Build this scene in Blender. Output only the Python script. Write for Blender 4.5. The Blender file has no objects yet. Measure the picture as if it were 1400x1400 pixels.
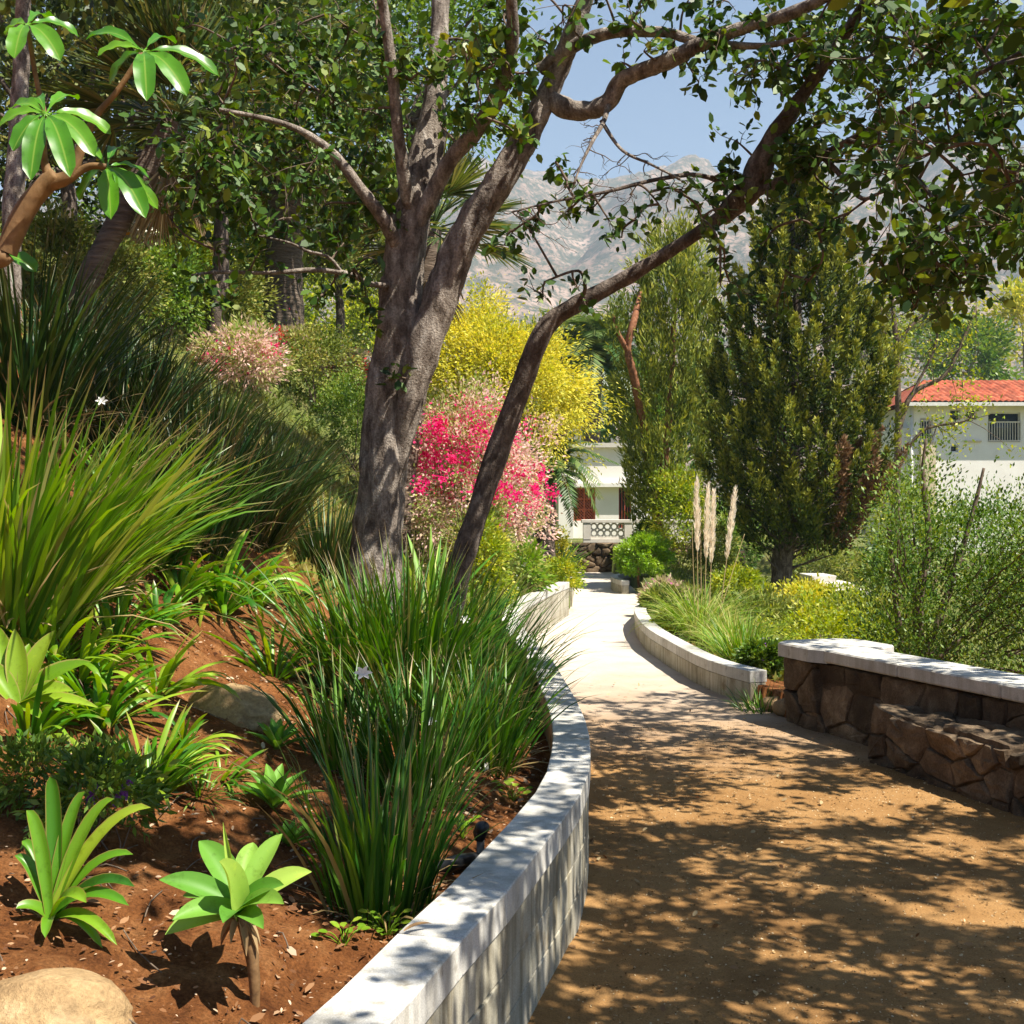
import bpy, math, random
import numpy as np
from mathutils import Vector

# ------------------------------------------------------------------ camera, sky, sun, exposure
C = bpy.context.scene
COL = C.collection
EYE, F = 1.6, 1636.0            # eye height; focal length for a 1400 px wide picture
cam_d = bpy.data.cameras.new('camera'); cam = bpy.data.objects.new('camera', cam_d); COL.objects.link(cam)
cam.location = (0, 0, EYE); cam.rotation_euler = (math.radians(90), 0, 0)
cam_d.sensor_width = 36; cam_d.lens = 36 * F / 1400; cam_d.clip_start = 0.05; cam_d.clip_end = 20000
C.camera = cam
SUN_EL, SUN_AZ = math.radians(58), math.radians(121)      # azimuth clockwise from +Y: right, a little behind the camera
w = bpy.data.worlds.new('World'); C.world = w; w.use_nodes = True
nt = w.node_tree; bg = nt.nodes['Background']
sky = nt.nodes.new('ShaderNodeTexSky'); sky.sky_type = 'NISHITA'; sky.sun_disc = False
sky.sun_elevation = SUN_EL; sky.sun_rotation = SUN_AZ; sky.air_density = 1.0; sky.dust_density = 0.15; sky.ozone_density = 1.6
nt.links.new(sky.outputs[0], bg.inputs[0]); bg.inputs[1].default_value = 0.068
sl = bpy.data.lights.new('sun', 'SUN'); sl.energy = 5.0; sl.angle = math.radians(0.45); sl.color = (1.0, 0.93, 0.80)
so = bpy.data.objects.new('sun', sl); COL.objects.link(so)
SD = Vector((math.sin(SUN_AZ) * math.cos(SUN_EL), math.cos(SUN_AZ) * math.cos(SUN_EL), math.sin(SUN_EL)))
so.rotation_euler = SD.to_track_quat('Z', 'Y').to_euler(); so.location = (20, -5, 40)
C.view_settings.view_transform = 'Standard'; C.view_settings.look = 'None'
C.view_settings.exposure = 1.15; C.view_settings.gamma = 1.0
C.render.engine = 'CYCLES'
cy = C.cycles
cy.max_bounces = 6; cy.diffuse_bounces = 3; cy.glossy_bounces = 2; cy.transmission_bounces = 3; cy.volume_bounces = 0
cy.transparent_max_bounces = 4; cy.caustics_reflective = False; cy.caustics_refractive = False
cy.use_denoising = True; cy.sample_clamp_indirect = 6
try:
    cy.denoiser = 'OPENIMAGEDENOISE'
except Exception:
    pass

rng = np.random.default_rng(7)
R = math.radians

# ------------------------------------------------------------------ helpers
def P(px, py, d):
    return np.array([(px - 700) / F * d, d, EYE - (py - 700) / F * d])
def hsh(ix, iy, iz, s):
    n = (ix * 374761393 + iy * 668265263 + iz * 2147483647 + s * 974711) & 0xffffffff
    n = ((n ^ (n >> 13)) * 1274126177) & 0xffffffff
    return ((n ^ (n >> 16)) & 0xffff) / 65535.0
def vn(x, y, z=0.0, s=0):
    x, y, z = np.broadcast_arrays(np.asarray(x, float), np.asarray(y, float), np.asarray(z, float))
    ix, iy, iz = (np.floor(a).astype(np.int64) for a in (x, y, z))
    fx, fy, fz = x - ix, y - iy, z - iz
    fx, fy, fz = (f * f * (3 - 2 * f) for f in (fx, fy, fz))
    o = 0
    for a in (0, 1):
        for b in (0, 1):
            for c in (0, 1):
                wgt = (fx if a else 1 - fx) * (fy if b else 1 - fy) * (fz if c else 1 - fz)
                o = o + wgt * hsh(ix + a, iy + b, iz + c, s)
    return o * 2 - 1
def fbm(x, y, z=0.0, s=0, o=4, g=0.5):
    r, a, f = 0, 1.0, 1.0
    for k in range(o):
        r = r + a * vn(np.asarray(x) * f, np.asarray(y) * f, np.asarray(z) * f, s + k); a *= g; f *= 2.03
    return r
def sstep(a, b, x):
    t = np.clip((x - a) / (b - a), 0, 1); return t * t * (3 - 2 * t)
def nrm(a):
    return a / np.maximum(np.linalg.norm(a, axis=-1, keepdims=True), 1e-9)

class MB:
    """collects geometry for ONE mesh object"""
    def __init__(s): s.v = []; s.l = []; s.c = []; s.a = []; s.t = []; s.n = 0
    def add(s, v, f, var=0.5, t=0.5):
        v = np.asarray(v, float).reshape(-1, 3)
        fs = f if isinstance(f, list) and len(f) and isinstance(f[0], np.ndarray) else [np.asarray(f, int)]
        for q in fs:
            if q.size == 0: continue
            s.l.append((q + s.n).ravel()); s.c.append(np.full(q.shape[0], q.shape[1]))
        s.v.append(v); s.a.append(np.broadcast_to(np.asarray(var, float), (len(v),))); s.t.append(np.broadcast_to(np.asarray(t, float), (len(v),)))
        s.n += len(v)
    def build(s, name, m, parent=None, loc=None, smooth=True):
        me = bpy.data.meshes.new(name)
        v = np.concatenate(s.v); l = np.concatenate(s.l); c = np.concatenate(s.c)
        if loc is not None: v = v - np.asarray(loc)
        me.vertices.add(len(v)); me.vertices.foreach_set('co', v.astype(np.float32).ravel())
        me.loops.add(len(l)); me.loops.foreach_set('vertex_index', l.astype(np.int32))
        me.polygons.add(len(c)); me.polygons.foreach_set('loop_start', np.concatenate([[0], np.cumsum(c)[:-1]]).astype(np.int32))
        me.polygons.foreach_set('use_smooth', np.full(len(c), bool(smooth)))
        me.update(calc_edges=True)
        for nm, arr in (('var', s.a), ('along', s.t)):
            at = me.attributes.new(nm, 'FLOAT', 'POINT'); at.data.foreach_set('value', np.concatenate(arr).astype(np.float32))
        me.materials.append(m)
        o = bpy.data.objects.new(name, me); COL.objects.link(o)
        if parent is not None: o.parent = parent
        elif loc is not None: o.location = loc
        return o
def thing(name, label, cat, loc=(0, 0, 0), group=None):
    o = bpy.data.objects.new(name, None); COL.objects.link(o); o.location = loc; o.empty_display_size = 0.1
    return tag(o, label, cat, group)
def tag(o, label, cat, group=None, kind=None):
    o['label'] = label; o['category'] = cat
    if group: o['group'] = group
    if kind: o['kind'] = kind
    return o
def setting(o, kind='structure'):
    o['kind'] = kind; return o

# --- shapes
def smooth(pts, n):
    p = np.asarray(pts, float); k = len(p)
    t = np.linspace(0, k - 1, n); i = np.clip(t.astype(int), 0, k - 2); f = (t - i)[:, None]
    g = lambda j: p[np.clip(j, 0, k - 1)]
    a, b, c, d = g(i - 1), g(i), g(i + 1), g(i + 2)
    return 0.5 * (2 * b + (c - a) * f + (2 * a - 5 * b + 4 * c - d) * f ** 2 + (3 * b - a - 3 * c + d) * f ** 3)
def tube(mb, pts, rad, sides=6, rough=0.0, seed=0, var=0.5, cap=True, freq=6.0):
    p = np.asarray(pts, float); n = len(p); rad = np.broadcast_to(np.asarray(rad, float), (n,))
    T = nrm(np.gradient(p, axis=0))
    u = np.cross(T[0], [0.31, 0.17, 0.93]); u /= np.linalg.norm(u) + 1e-9
    U = np.zeros((n, 3))
    for i in range(n):
        u = u - T[i] * np.dot(u, T[i]); u /= np.linalg.norm(u) + 1e-9; U[i] = u
    V = np.cross(T, U)
    a = np.arange(sides) / sides * 2 * np.pi
    rr = rad[:, None] * np.ones((1, sides))
    if rough:
        q = p[:, None, :] + rad[:, None, None] * (np.cos(a)[None, :, None] * U[:, None, :] + np.sin(a)[None, :, None] * V[:, None, :])
        rr = rr * (1 + rough * fbm(q[..., 0] * freq, q[..., 1] * freq, q[..., 2] * freq * 0.6, seed, 3) + rough * 0.8 * vn(q[..., 0] * freq * 5, q[..., 1] * freq * 5, q[..., 2] * freq * 1.3, seed + 9))
    v = p[:, None, :] + rr[..., None] * (np.cos(a)[None, :, None] * U[:, None, :] + np.sin(a)[None, :, None] * V[:, None, :])
    i, j = np.meshgrid(np.arange(n - 1), np.arange(sides), indexing='ij'); j2 = (j + 1) % sides
    f = np.stack([i * sides + j, i * sides + j2, (i + 1) * sides + j2, (i + 1) * sides + j], -1).reshape(-1, 4)
    fs = [f]
    if cap: fs.append((n - 1) * sides + np.arange(sides)[None, :])
    mb.add(v.reshape(-1, 3), fs, var, np.repeat(np.linspace(0, 1, n), sides))
OVAL = (np.array([[0, 0, 0], [.28, .27, .05], [.7, .25, .03], [1, 0, -.06], [.7, -.25, .03], [.28, -.27, .05]]), np.array([[0, 1, 2, 3, 4, 5]]))
BROAD = (np.array([[0, 0, 0], [.2, .30, .06], [.55, .36, .06], [.85, .2, .02], [1, 0, -.06], [.85, -.2, .02], [.55, -.36, .06], [.2, -.30, .06], [.5, 0, -.02]]),
         np.array([[0, 1, 2, 8], [8, 2, 3, 4], [8, 4, 5, 6], [0, 8, 6, 7]]))
DIAM = (np.array([[0, 0, 0], [.45, .24, .03], [1, 0, -.04], [.45, -.24, .03]]), np.array([[0, 1, 2, 3]]))
NEED = (np.array([[0, 0, 0], [.4, .09, .0], [1, 0, -.03], [.4, -.09, .0]]), np.array([[0, 1, 2, 3]]))
def leaves(mb, pos, d, n, size, tpl=OVAL, var=None, wid=1.0):
    pos = np.asarray(pos, float); m = len(pos)
    if m == 0: return
    d = nrm(np.asarray(d, float)); s = nrm(np.cross(n, d)); n = np.cross(d, s)
    size = np.broadcast_to(np.asarray(size, float), (m,)); tv, tf = tpl
    v = pos[:, None, :] + size[:, None, None] * (tv[None, :, 0:1] * d[:, None, :] + wid * tv[None, :, 1:2] * s[:, None, :] + tv[None, :, 2:3] * n[:, None, :])
    k = len(tv)
    f = (tf[None] + (np.arange(m) * k)[:, None, None]).reshape(-1, tf.shape[1])
    if var is None: var = rng.random(m)
    mb.add(v.reshape(-1, 3), f, np.repeat(np.broadcast_to(var, (m,)), k), np.tile(tv[:, 0], m))
def rdir(m, up=0.0):
    d = rng.normal(size=(m, 3)); d[:, 2] += up; return nrm(d)
def blades(mb, base, az, tilt, length, width, droop, nseg=5, pw=1.5, fold=0.25, prof='sword', var=None, roll=0.35):
    base = np.asarray(base, float); m = len(base)
    B = lambda a: np.broadcast_to(np.asarray(a, float), (m,))
    az, tilt, length, width, droop = map(B, (az, tilt, length, width, droop))
    s = np.linspace(0, 1, nseg + 1)
    th = tilt[:, None] + droop[:, None] * s[None] ** pw
    dirs = np.stack([np.sin(th) * np.cos(az)[:, None], np.sin(th) * np.sin(az)[:, None], np.cos(th)], -1)
    step = (length / nseg)[:, None, None] * 0.5 * (dirs[:, 1:] + dirs[:, :-1])
    pts = np.concatenate([base[:, None], base[:, None] + np.cumsum(step, 1)], 1)
    side = np.stack([-np.sin(az), np.cos(az), 0 * az], -1)[:, None, :]
    nor = np.cross(side, dirs)
    rl = rng.normal(size=m)[:, None, None] * roll
    side = side * np.cos(rl) + nor * np.sin(rl); nor = np.cross(side, dirs)
    if prof == 'sword': pr = np.minimum(1, 0.65 + 1.4 * s) * (1 - s ** 3) ** 0.8
    elif prof == 'strap': pr = np.minimum(1, 0.55 + 1.2 * s) * np.sqrt(np.maximum(0, 1 - s ** 5)) 
    else: pr = np.sin(np.pi * np.clip(s * 0.92 + 0.08, 0, 1)) ** 0.7       # ovate
    pr = np.maximum(pr, 0.02)
    wv = (width[:, None] * pr[None])[..., None]
    L = pts + side * wv * 0.5 + nor * wv * fold; Rr = pts - side * wv * 0.5 + nor * wv * fold
    v = np.stack([L, pts, Rr], 2)                         # m, nseg+1, 3, 3
    k = (nseg + 1) * 3
    i = np.arange(nseg)
    q = np.concatenate([np.stack([i * 3, i * 3 + 1, i * 3 + 4, i * 3 + 3], -1), np.stack([i * 3 + 1, i * 3 + 2, i * 3 + 5, i * 3 + 4], -1)])
    f = (q[None] + (np.arange(m) * k)[:, None, None]).reshape(-1, 4)
    if var is None: var = rng.random(m)
    mb.add(v.reshape(-1, 3), f, np.repeat(np.broadcast_to(var, (m,)), k), np.tile(np.repeat(s, 3), m))
def arc_leaf(mb, a, b, width, bow, up=(0, 0, 1), prof='lance', nseg=8, fold=0.12, var=0.5, toward=None, wave=0.0):
    a, b = np.asarray(a, float), np.asarray(b, float); up = np.asarray(up, float)
    s = np.linspace(0, 1, nseg + 1)[:, None]
    mid = (a + b) / 2 + up * bow
    pts = (1 - s) ** 2 * a + 2 * s * (1 - s) * mid + s ** 2 * b
    T = nrm(np.gradient(pts, axis=0))
    n0 = up if toward is None else np.asarray(toward, float)
    side = np.cross(T, n0); side = nrm(side + 1e-6); nor = np.cross(side, T)
    s1 = s[:, 0]
    if prof == 'lance': pr = np.sin(np.pi * np.clip(s1 * 0.93 + 0.07, 0, 1)) ** 0.8 * (1 - 0.25 * s1)
    elif prof == 'strap': pr = np.minimum(1, 0.5 + 1.5 * s1) * np.sqrt(np.maximum(0, 1 - s1 ** 4))
    elif prof == 'agave': pr = (0.42 + 1.3 * s1 - 0.7 * s1 ** 2) * (1 - s1 ** 3.2) ** 0.9
    elif prof == 'sheff': pr = np.minimum(1, 0.1 + 2.2 * s1) * np.sqrt(np.maximum(0, 1 - s1 ** 4)) * (0.62 + 0.5 * s1)
    pr = np.maximum(pr, 0.03)[:, None]
    wv = width * pr
    off = nor * (wave * np.sin(s * 19 + var * 9)) 
    cols = [pts + side * wv * .5 + nor * wv * fold * 2 + off, pts + side * wv * .26 + nor * wv * fold * .8, pts, pts - side * wv * .26 + nor * wv * fold * .8, pts - side * wv * .5 + nor * wv * fold * 2 - off]
    v = np.stack(cols, 1).reshape(-1, 3)
    i, j = np.meshgrid(np.arange(nseg), np.arange(4), indexing='ij')
    f = np.stack([i * 5 + j, i * 5 + j + 1, (i + 1) * 5 + j + 1, (i + 1) * 5 + j], -1).reshape(-1, 4)
    t = np.tile(np.array([1, .5, 0, .5, 1.0]), nseg + 1)
    mb.add(v, f, var, t)
def box(mb, x0, x1, y0, y1, z0, z1, var=0.5, ch=0.0):
    if ch:
        pts = []
        for sx in (0, 1):
            for sy in (0, 1):
                for sz in (0, 1):
                    x, y, z = (x1 if sx else x0), (y1 if sy else y0), (z1 if sz else z0)
                    ax, ay, az_ = (-ch if sx else ch), (-ch if sy else ch), (-ch if sz else ch)
                    pts += [(x, y + ay, z + az_), (x + ax, y, z + az_), (x + ax, y + ay, z)]
        ix = lambda sx, sy, sz, k: (sx * 4 + sy * 2 + sz) * 3 + k
        q = []
        for s_ in (0, 1):
            q.append([ix(s_, 0, 0, 0), ix(s_, 1, 0, 0), ix(s_, 1, 1, 0), ix(s_, 0, 1, 0)])
            q.append([ix(0, s_, 0, 1), ix(1, s_, 0, 1), ix(1, s_, 1, 1), ix(0, s_, 1, 1)])
            q.append([ix(0, 0, s_, 2), ix(1, 0, s_, 2), ix(1, 1, s_, 2), ix(0, 1, s_, 2)])
        for a in (0, 1):
            for b in (0, 1):
                q.append([ix(0, a, b, 1), ix(1, a, b, 1), ix(1, a, b, 2), ix(0, a, b, 2)])
                q.append([ix(a, 0, b, 0), ix(a, 1, b, 0), ix(a, 1, b, 2), ix(a, 0, b, 2)])
                q.append([ix(a, b, 0, 0), ix(a, b, 1, 0), ix(a, b, 1, 1), ix(a, b, 0, 1)])
        tr = [[ix(a, b, c, 0), ix(a, b, c, 1), ix(a, b, c, 2)] for a in (0, 1) for b in (0, 1) for c in (0, 1)]
        mb.add(np.array(pts), [np.array(q), np.array(tr)], var)
    else:
        v = [(x, y, z) for x in (x0, x1) for y in (y0, y1) for z in (z0, z1)]
        mb.add(np.array(v), np.array([[0, 1, 3, 2], [4, 6, 7, 5], [0, 4, 5, 1], [2, 3, 7, 6], [0, 2, 6, 4], [1, 5, 7, 3]]), var)
def obox(mb, a, b, off0, off1, z0, z1, var=0.5, ch=0.012):
    """a box along ground line a->b (2D), between sideways offsets (positive = left of travel)"""
    a, b = np.asarray(a, float), np.asarray(b, float); t = (b - a); L = np.linalg.norm(t); t = t / L; n = np.array([-t[1], t[0]])
    k = MB(); box(k, 0, L, off0, off1, z0, z1, var, ch)
    v = k.v[0]; vv = np.stack([a[0] + t[0] * v[:, 0] + n[0] * v[:, 1], a[1] + t[1] * v[:, 0] + n[1] * v[:, 1], v[:, 2]], -1)
    fs, st = [], 0
    mb.v.append(vv); mb.a.append(k.a[0]); mb.t.append(k.t[0])
    for l, c in zip(k.l, k.c): mb.l.append(l + mb.n); mb.c.append(c)
    mb.n += len(vv)
def grid(mb, X, Y, Z, var=0.5, t=0.5):
    ny, nx = X.shape
    i, j = np.meshgrid(np.arange(ny - 1), np.arange(nx - 1), indexing='ij')
    f = np.stack([i * nx + j, i * nx + j + 1, (i + 1) * nx + j + 1, (i + 1) * nx + j], -1).reshape(-1, 4)
    mb.add(np.stack([X, Y, Z], -1).reshape(-1, 3), f, np.asarray(var).ravel() if np.ndim(var) else var, t)
def ico(sub=3):
    import bmesh
    bm = bmesh.new(); bmesh.ops.create_icosphere(bm, subdivisions=sub, radius=1)
    v = np.array([x.co[:] for x in bm.verts]); f = np.array([[x.index for x in q.verts] for q in bm.faces]); bm.free(); return v, f
ICO3, ICO4, ICO2 = ico(4), ico(5), ico(2)
def rockmesh(mb, c, r, seed, amp=0.22, src=None, facet=0.0):
    v, f = src or ICO3
    d = 1 + amp * fbm(v[:, 0] * 1.3, v[:, 1] * 1.3, v[:, 2] * 1.3, seed, 3) + amp * .25 * fbm(v[:, 0] * 5, v[:, 1] * 5, v[:, 2] * 5, seed + 3, 3)
    p = v * d[:, None]
    if facet:
        for k in range(6):
            n = nrm(np.random.default_rng(seed * 7 + k).normal(size=3)); h = p @ n; lim = facet
            p = p - np.maximum(0, h - lim)[:, None] * n * 0.85
    mb.add(p * np.asarray(r) + np.asarray(c), f, 0.5)

# ------------------------------------------------------------------ materials (procedural)
def new_mat(name):
    m = bpy.data.materials.new(name); m.use_nodes = True; n = m.node_tree; b = n.nodes['Principled BSDF']
    return m, n, b
def ramp(n, stops, interp='LINEAR'):
    r = n.nodes.new('ShaderNodeValToRGB'); e = r.color_ramp; e.interpolation = interp
    while len(e.elements) < len(stops): e.elements.new(0.5)
    for k, (p, c) in zip(e.elements, stops): k.position = p; k.color = (*c, 1)
    return r
def leaf_mat(name, cols, rough=0.45, trans=0.3, spec=0.4, tip=None, rib=None, mottle=0.0):
    m, n, b = new_mat(name)
    at = n.nodes.new('ShaderNodeAttribute'); at.attribute_name = 'var'
    ps = [0, .33, .66, .92, 1.0] if len(cols) == 5 else [i / max(1, len(cols) - 1) for i in range(len(cols))]
    r = ramp(n, list(zip(ps, cols))); n.links.new(at.outputs['Fac'], r.inputs[0])
    col = r.outputs[0]
    if mottle:
        tn = noise(n, mottle, 5, 0.7); rn = ramp(n, [(0.28, (.62, .60, .45)), (0.45, (1, 1, 1)), (0.62, (1, 1, 1)), (0.75, (1.35, 1.2, 1.0))]); n.links.new(tn.outputs['Fac'], rn.inputs[0]); col = mixc(n, col, rn.outputs[0], 1.0, 'MULTIPLY')
    if tip or rib:
        a2 = n.nodes.new('ShaderNodeAttribute'); a2.attribute_name = 'along'
        mr = n.nodes.new('ShaderNodeMapRange')
        if tip: mr.inputs[1].default_value, mr.inputs[2].default_value = 0.84, 1.0
        else: mr.inputs[1].default_value, mr.inputs[2].default_value = 0.12, 0.0
        n.links.new(a2.outputs['Fac'], mr.inputs[0])
        mx = n.nodes.new('ShaderNodeMix'); mx.data_type = 'RGBA'
        n.links.new(mr.outputs[0], mx.inputs[0]); n.links.new(col, mx.inputs[6]); mx.inputs[7].default_value = (*(tip or rib), 1)
        col = mx.outputs[2]
    n.links.new(col, b.inputs['Base Color'])
    b.inputs['Roughness'].default_value = rough; b.inputs['Specular IOR Level'].default_value = spec
    tl = n.nodes.new('ShaderNodeBsdfTranslucent')
    hs = n.nodes.new('ShaderNodeHueSaturation'); hs.inputs['Saturation'].default_value = 1.1; hs.inputs['Value'].default_value = 1.35; hs.inputs['Hue'].default_value = 0.485
    n.links.new(col, hs.inputs['Color']); n.links.new(hs.outputs[0], tl.inputs[0])
    ms = n.nodes.new('ShaderNodeMixShader'); ms.inputs[0].default_value = trans
    n.links.new(b.outputs[0], ms.inputs[1]); n.links.new(tl.outputs[0], ms.inputs[2])
    n.links.new(ms.outputs[0], n.nodes['Material Output'].inputs[0])
    return m
def noise(n, scale, detail=6, rough=0.6, dist=0.0, coord='Object', sx=(1, 1, 1)):
    tc = n.nodes.new('ShaderNodeTexCoord'); mp = n.nodes.new('ShaderNodeMapping'); mp.inputs['Scale'].default_value = sx
    n.links.new(tc.outputs[coord], mp.inputs[0])
    t = n.nodes.new('ShaderNodeTexNoise'); t.inputs['Scale'].default_value = scale; t.inputs['Detail'].default_value = detail
    t.inputs['Roughness'].default_value = rough; t.inputs['Distortion'].default_value = dist
    n.links.new(mp.outputs[0], t.inputs['Vector']); return t
def mixc(n, a, b, fac, mode='MIX'):
    m = n.nodes.new('ShaderNodeMix'); m.data_type = 'RGBA'; m.blend_type = mode
    for s, i in ((fac, 0), (a, 6), (b, 7)):
        if hasattr(s, 'node'): n.links.new(s, m.inputs[i])
        elif isinstance(s, tuple): m.inputs[i].default_value = (*s, 1)
        else: m.inputs[i].default_value = s
    return m.outputs[2]
def bump(n, b, h, strength=0.4, dist=0.01):
    k = n.nodes.new('ShaderNodeBump'); k.inputs['Strength'].default_value = strength; k.inputs['Distance'].default_value = dist
    n.links.new(h, k.inputs['Height']); n.links.new(k.outputs[0], b.inputs['Normal']); return k
def rough_mat(name, stops, scale, bs=0.4, bd=0.01, rough=0.85, fine=None, sx=(1, 1, 1), var=0.0, spots=None, detail=7, streak=0.0):
    """noise-coloured matt surface; fine = (scale, amount) speckle; var = brightness spread by the 'var' attribute"""
    m, n, b = new_mat(name)
    t = noise(n, scale, detail, 0.62, 0.3, sx=sx); r = ramp(n, stops); n.links.new(t.outputs['Fac'], r.inputs[0]); col = r.outputs[0]
    h = t.outputs['Fac']
    if fine:
        t2 = noise(n, fine[0], 3, 0.7); r2 = ramp(n, [(0.3, (1 - fine[1],) * 3), (0.7, (1 + fine[1] * .6,) * 3)])
        n.links.new(t2.outputs['Fac'], r2.inputs[0]); col = mixc(n, col, r2.outputs[0], 1.0, 'MULTIPLY')
        ma = n.nodes.new('ShaderNodeMath'); ma.operation = 'MULTIPLY_ADD'; ma.inputs[1].default_value = 0.5
        n.links.new(t2.outputs['Fac'], ma.inputs[0]); n.links.new(h, ma.inputs[2]); h = ma.outputs[0]
    if spots:
        t3 = noise(n, spots[0], 4, 0.6); r3 = ramp(n, [(spots[1], (0, 0, 0)), (spots[1] + 0.12, (1, 1, 1))]); n.links.new(t3.outputs['Fac'], r3.inputs[0])
        col = mixc(n, col, spots[2], r3.outputs[0])
    if streak:
        t5 = noise(n, 16, 5, 0.65, sx=(1, 1, .10)); r5 = ramp(n, [(0.36, (1 - streak, 1 - streak * 1.1, 1 - streak * 1.3)), (0.56, (1, 1, 1))]); n.links.new(t5.outputs['Fac'], r5.inputs[0]); col = mixc(n, col, r5.outputs[0], 1.0, 'MULTIPLY')
    if var:
        at = n.nodes.new('ShaderNodeAttribute'); at.attribute_name = 'var'
        r4 = ramp(n, [(0, (1 - var,) * 3), (1, (1 + var,) * 3)]); n.links.new(at.outputs['Fac'], r4.inputs[0])
        col = mixc(n, col, r4.outputs[0], 1.0, 'MULTIPLY')
    n.links.new(col, b.inputs['Base Color']); b.inputs['Roughness'].default_value = rough; b.inputs['Specular IOR Level'].default_value = 0.25
    bump(n, b, h, bs, bd); return m
def plain(name, c, rough=0.5, metal=0.0, spec=0.4, amt=0.15, scale=8):
    m, n, b = new_mat(name)
    t = noise(n, scale, 5); r = ramp(n, [(0.3, tuple(x * (1 - amt) for x in c)), (0.7, tuple(x * (1 + amt) for x in c))]); n.links.new(t.outputs['Fac'], r.inputs[0])
    n.links.new(r.outputs[0], b.inputs['Base Color']); b.inputs['Roughness'].default_value = rough; b.inputs['Metallic'].default_value = metal; b.inputs['Specular IOR Level'].default_value = spec
    return m

M = {}
M['soil'] = rough_mat('soil', [(0.28, (.075, .026, .010)), (0.5, (.19, .075, .026)), (0.68, (.30, .135, .055))], 7, 1.0, 0.03, 0.95, fine=(120, .5), spots=(38, .62, (.33, .17, .08)))
M['path'] = None
M['block'] = rough_mat('block', [(0.25, (.29, .265, .20)), (0.5, (.41, .385, .31)), (0.8, (.50, .47, .40))], 4, 0.45, 0.005, 0.92, fine=(220, .32), var=0.14, spots=(6, .62, (.25, .20, .13)), streak=.38)
M['cap'] = rough_mat('cap', [(0.25, (.42, .41, .385)), (0.5, (.54, .53, .50)), (0.8, (.64, .63, .60))], 5, 0.45, 0.004, 0.9, fine=(240, .30), var=0.12, spots=(9, .60, (.27, .25, .21)), streak=.22)
M['mortar'] = rough_mat('mortar', [(0.3, (.17, .155, .13)), (0.7, (.27, .25, .22))], 20, 0.4, 0.004, 0.95)
M['stone'] = rough_mat('stone', [(0.25, (.055, .036, .022)), (0.5, (.12, .082, .050)), (0.75, (.25, .19, .125))], 6, 0.9, 0.014, 0.9, fine=(90, .4), var=0.5)
M['rock'] = rough_mat('rock', [(0.25, (.20, .12, .055)), (0.5, (.36, .24, .12)), (0.72, (.52, .39, .23))], 3.5, 0.7, 0.02, 0.9, fine=(70, .3), spots=(3.0, .60, (.15, .10, .055)))
M['bark'] = rough_mat('bark', [(0.28, (.040, .030, .024)), (0.43, (.16, .128, .105)), (0.56, (.31, .265, .225)), (0.72, (.50, .45, .40))], 16, 1.0, 0.03, 0.95, fine=(70, .45), sx=(1, 1, .32))
M['bark_dark'] = rough_mat('bark_dark', [(0.25, (.030, .022, .018)), (0.48, (.11, .084, .068)), (0.72, (.27, .225, .19))], 14, 1.0, 0.025, 0.95, fine=(60, .4), sx=(1, 1, .5))
M['twig'] = rough_mat('twig', [(0.3, (.06, .042, .03)), (0.7, (.20, .15, .11))], 25, 0.4, 0.005, 0.9)
M['palmbark'] = rough_mat('palmbark', [(0.3, (.06, .045, .035)), (0.6, (.17, .13, .10)), (0.8, (.30, .24, .19))], 9, 1.0, 0.05, 0.95, sx=(.5, .5, 3))
M['redbark'] = rough_mat('redbark', [(0.3, (.13, .05, .025)), (0.7, (.38, .17, .09))], 14, 0.4, 0.01, 0.9)
M['greenstem'] = rough_mat('greenstem', [(0.3, (.09, .05, .022)), (0.6, (.22, .125, .055)), (0.8, (.32, .21, .11))], 30, 0.6, 0.004, 0.7)
M['redstem'] = plain('redstem', (.26, .075, .03), 0.5)
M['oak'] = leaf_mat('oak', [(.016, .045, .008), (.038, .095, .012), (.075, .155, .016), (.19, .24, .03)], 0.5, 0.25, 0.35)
M['oak_sunlit'] = leaf_mat('oak_sunlit', [(.03, .08, .012), (.06, .14, .016), (.11, .20, .02), (.26, .24, .03)], 0.45, 0.32, 0.4)  # lighter copy of the oak leaf, sunlight on the sprays put into the colour
M['shadeleaf'] = leaf_mat('shadeleaf', [(.012, .028, .008), (.035, .065, .012), (.09, .12, .02), (.26, .23, .05)], 0.5, 0.18, 0.35)  # shade over the upper left trees put into the leaf colour
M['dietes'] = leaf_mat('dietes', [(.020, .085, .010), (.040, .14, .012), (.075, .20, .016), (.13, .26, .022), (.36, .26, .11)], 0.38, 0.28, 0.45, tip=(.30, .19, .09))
M['dietes_light'] = leaf_mat('dietes_light', [(.06, .17, .016), (.12, .27, .022), (.20, .36, .03), (.34, .42, .06), (.52, .40, .20)], 0.42, 0.33, 0.4, tip=(.40, .26, .14))  # sunlight on the left edge clumps put into the colour; also fresh grass
M['dietes_shaded'] = leaf_mat('dietes_shaded', [(.012, .042, .012), (.020, .062, .014), (.032, .090, .016), (.07, .12, .022), (.20, .15, .07)], 0.4, 0.2, 0.4, tip=(.16, .12, .06))  # darker copy of the sword leaf, tree shade put into the blade colour
M['clivia'] = leaf_mat('clivia', [(.03, .13, .010), (.075, .24, .012), (.16, .34, .018), (.30, .42, .03)], 0.36, 0.33, 0.45, tip=(.30, .22, .06), mottle=22)
M['lime'] = leaf_mat('lime', [(.12, .27, .015), (.21, .38, .02), (.34, .47, .045)], 0.38, 0.38, 0.4, tip=(.45, .36, .12), mottle=20)
M['agave'] = leaf_mat('agave', [(.09, .26, .03), (.17, .36, .045), (.38, .53, .09)], 0.5, 0.25, 0.3, mottle=26)
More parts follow.
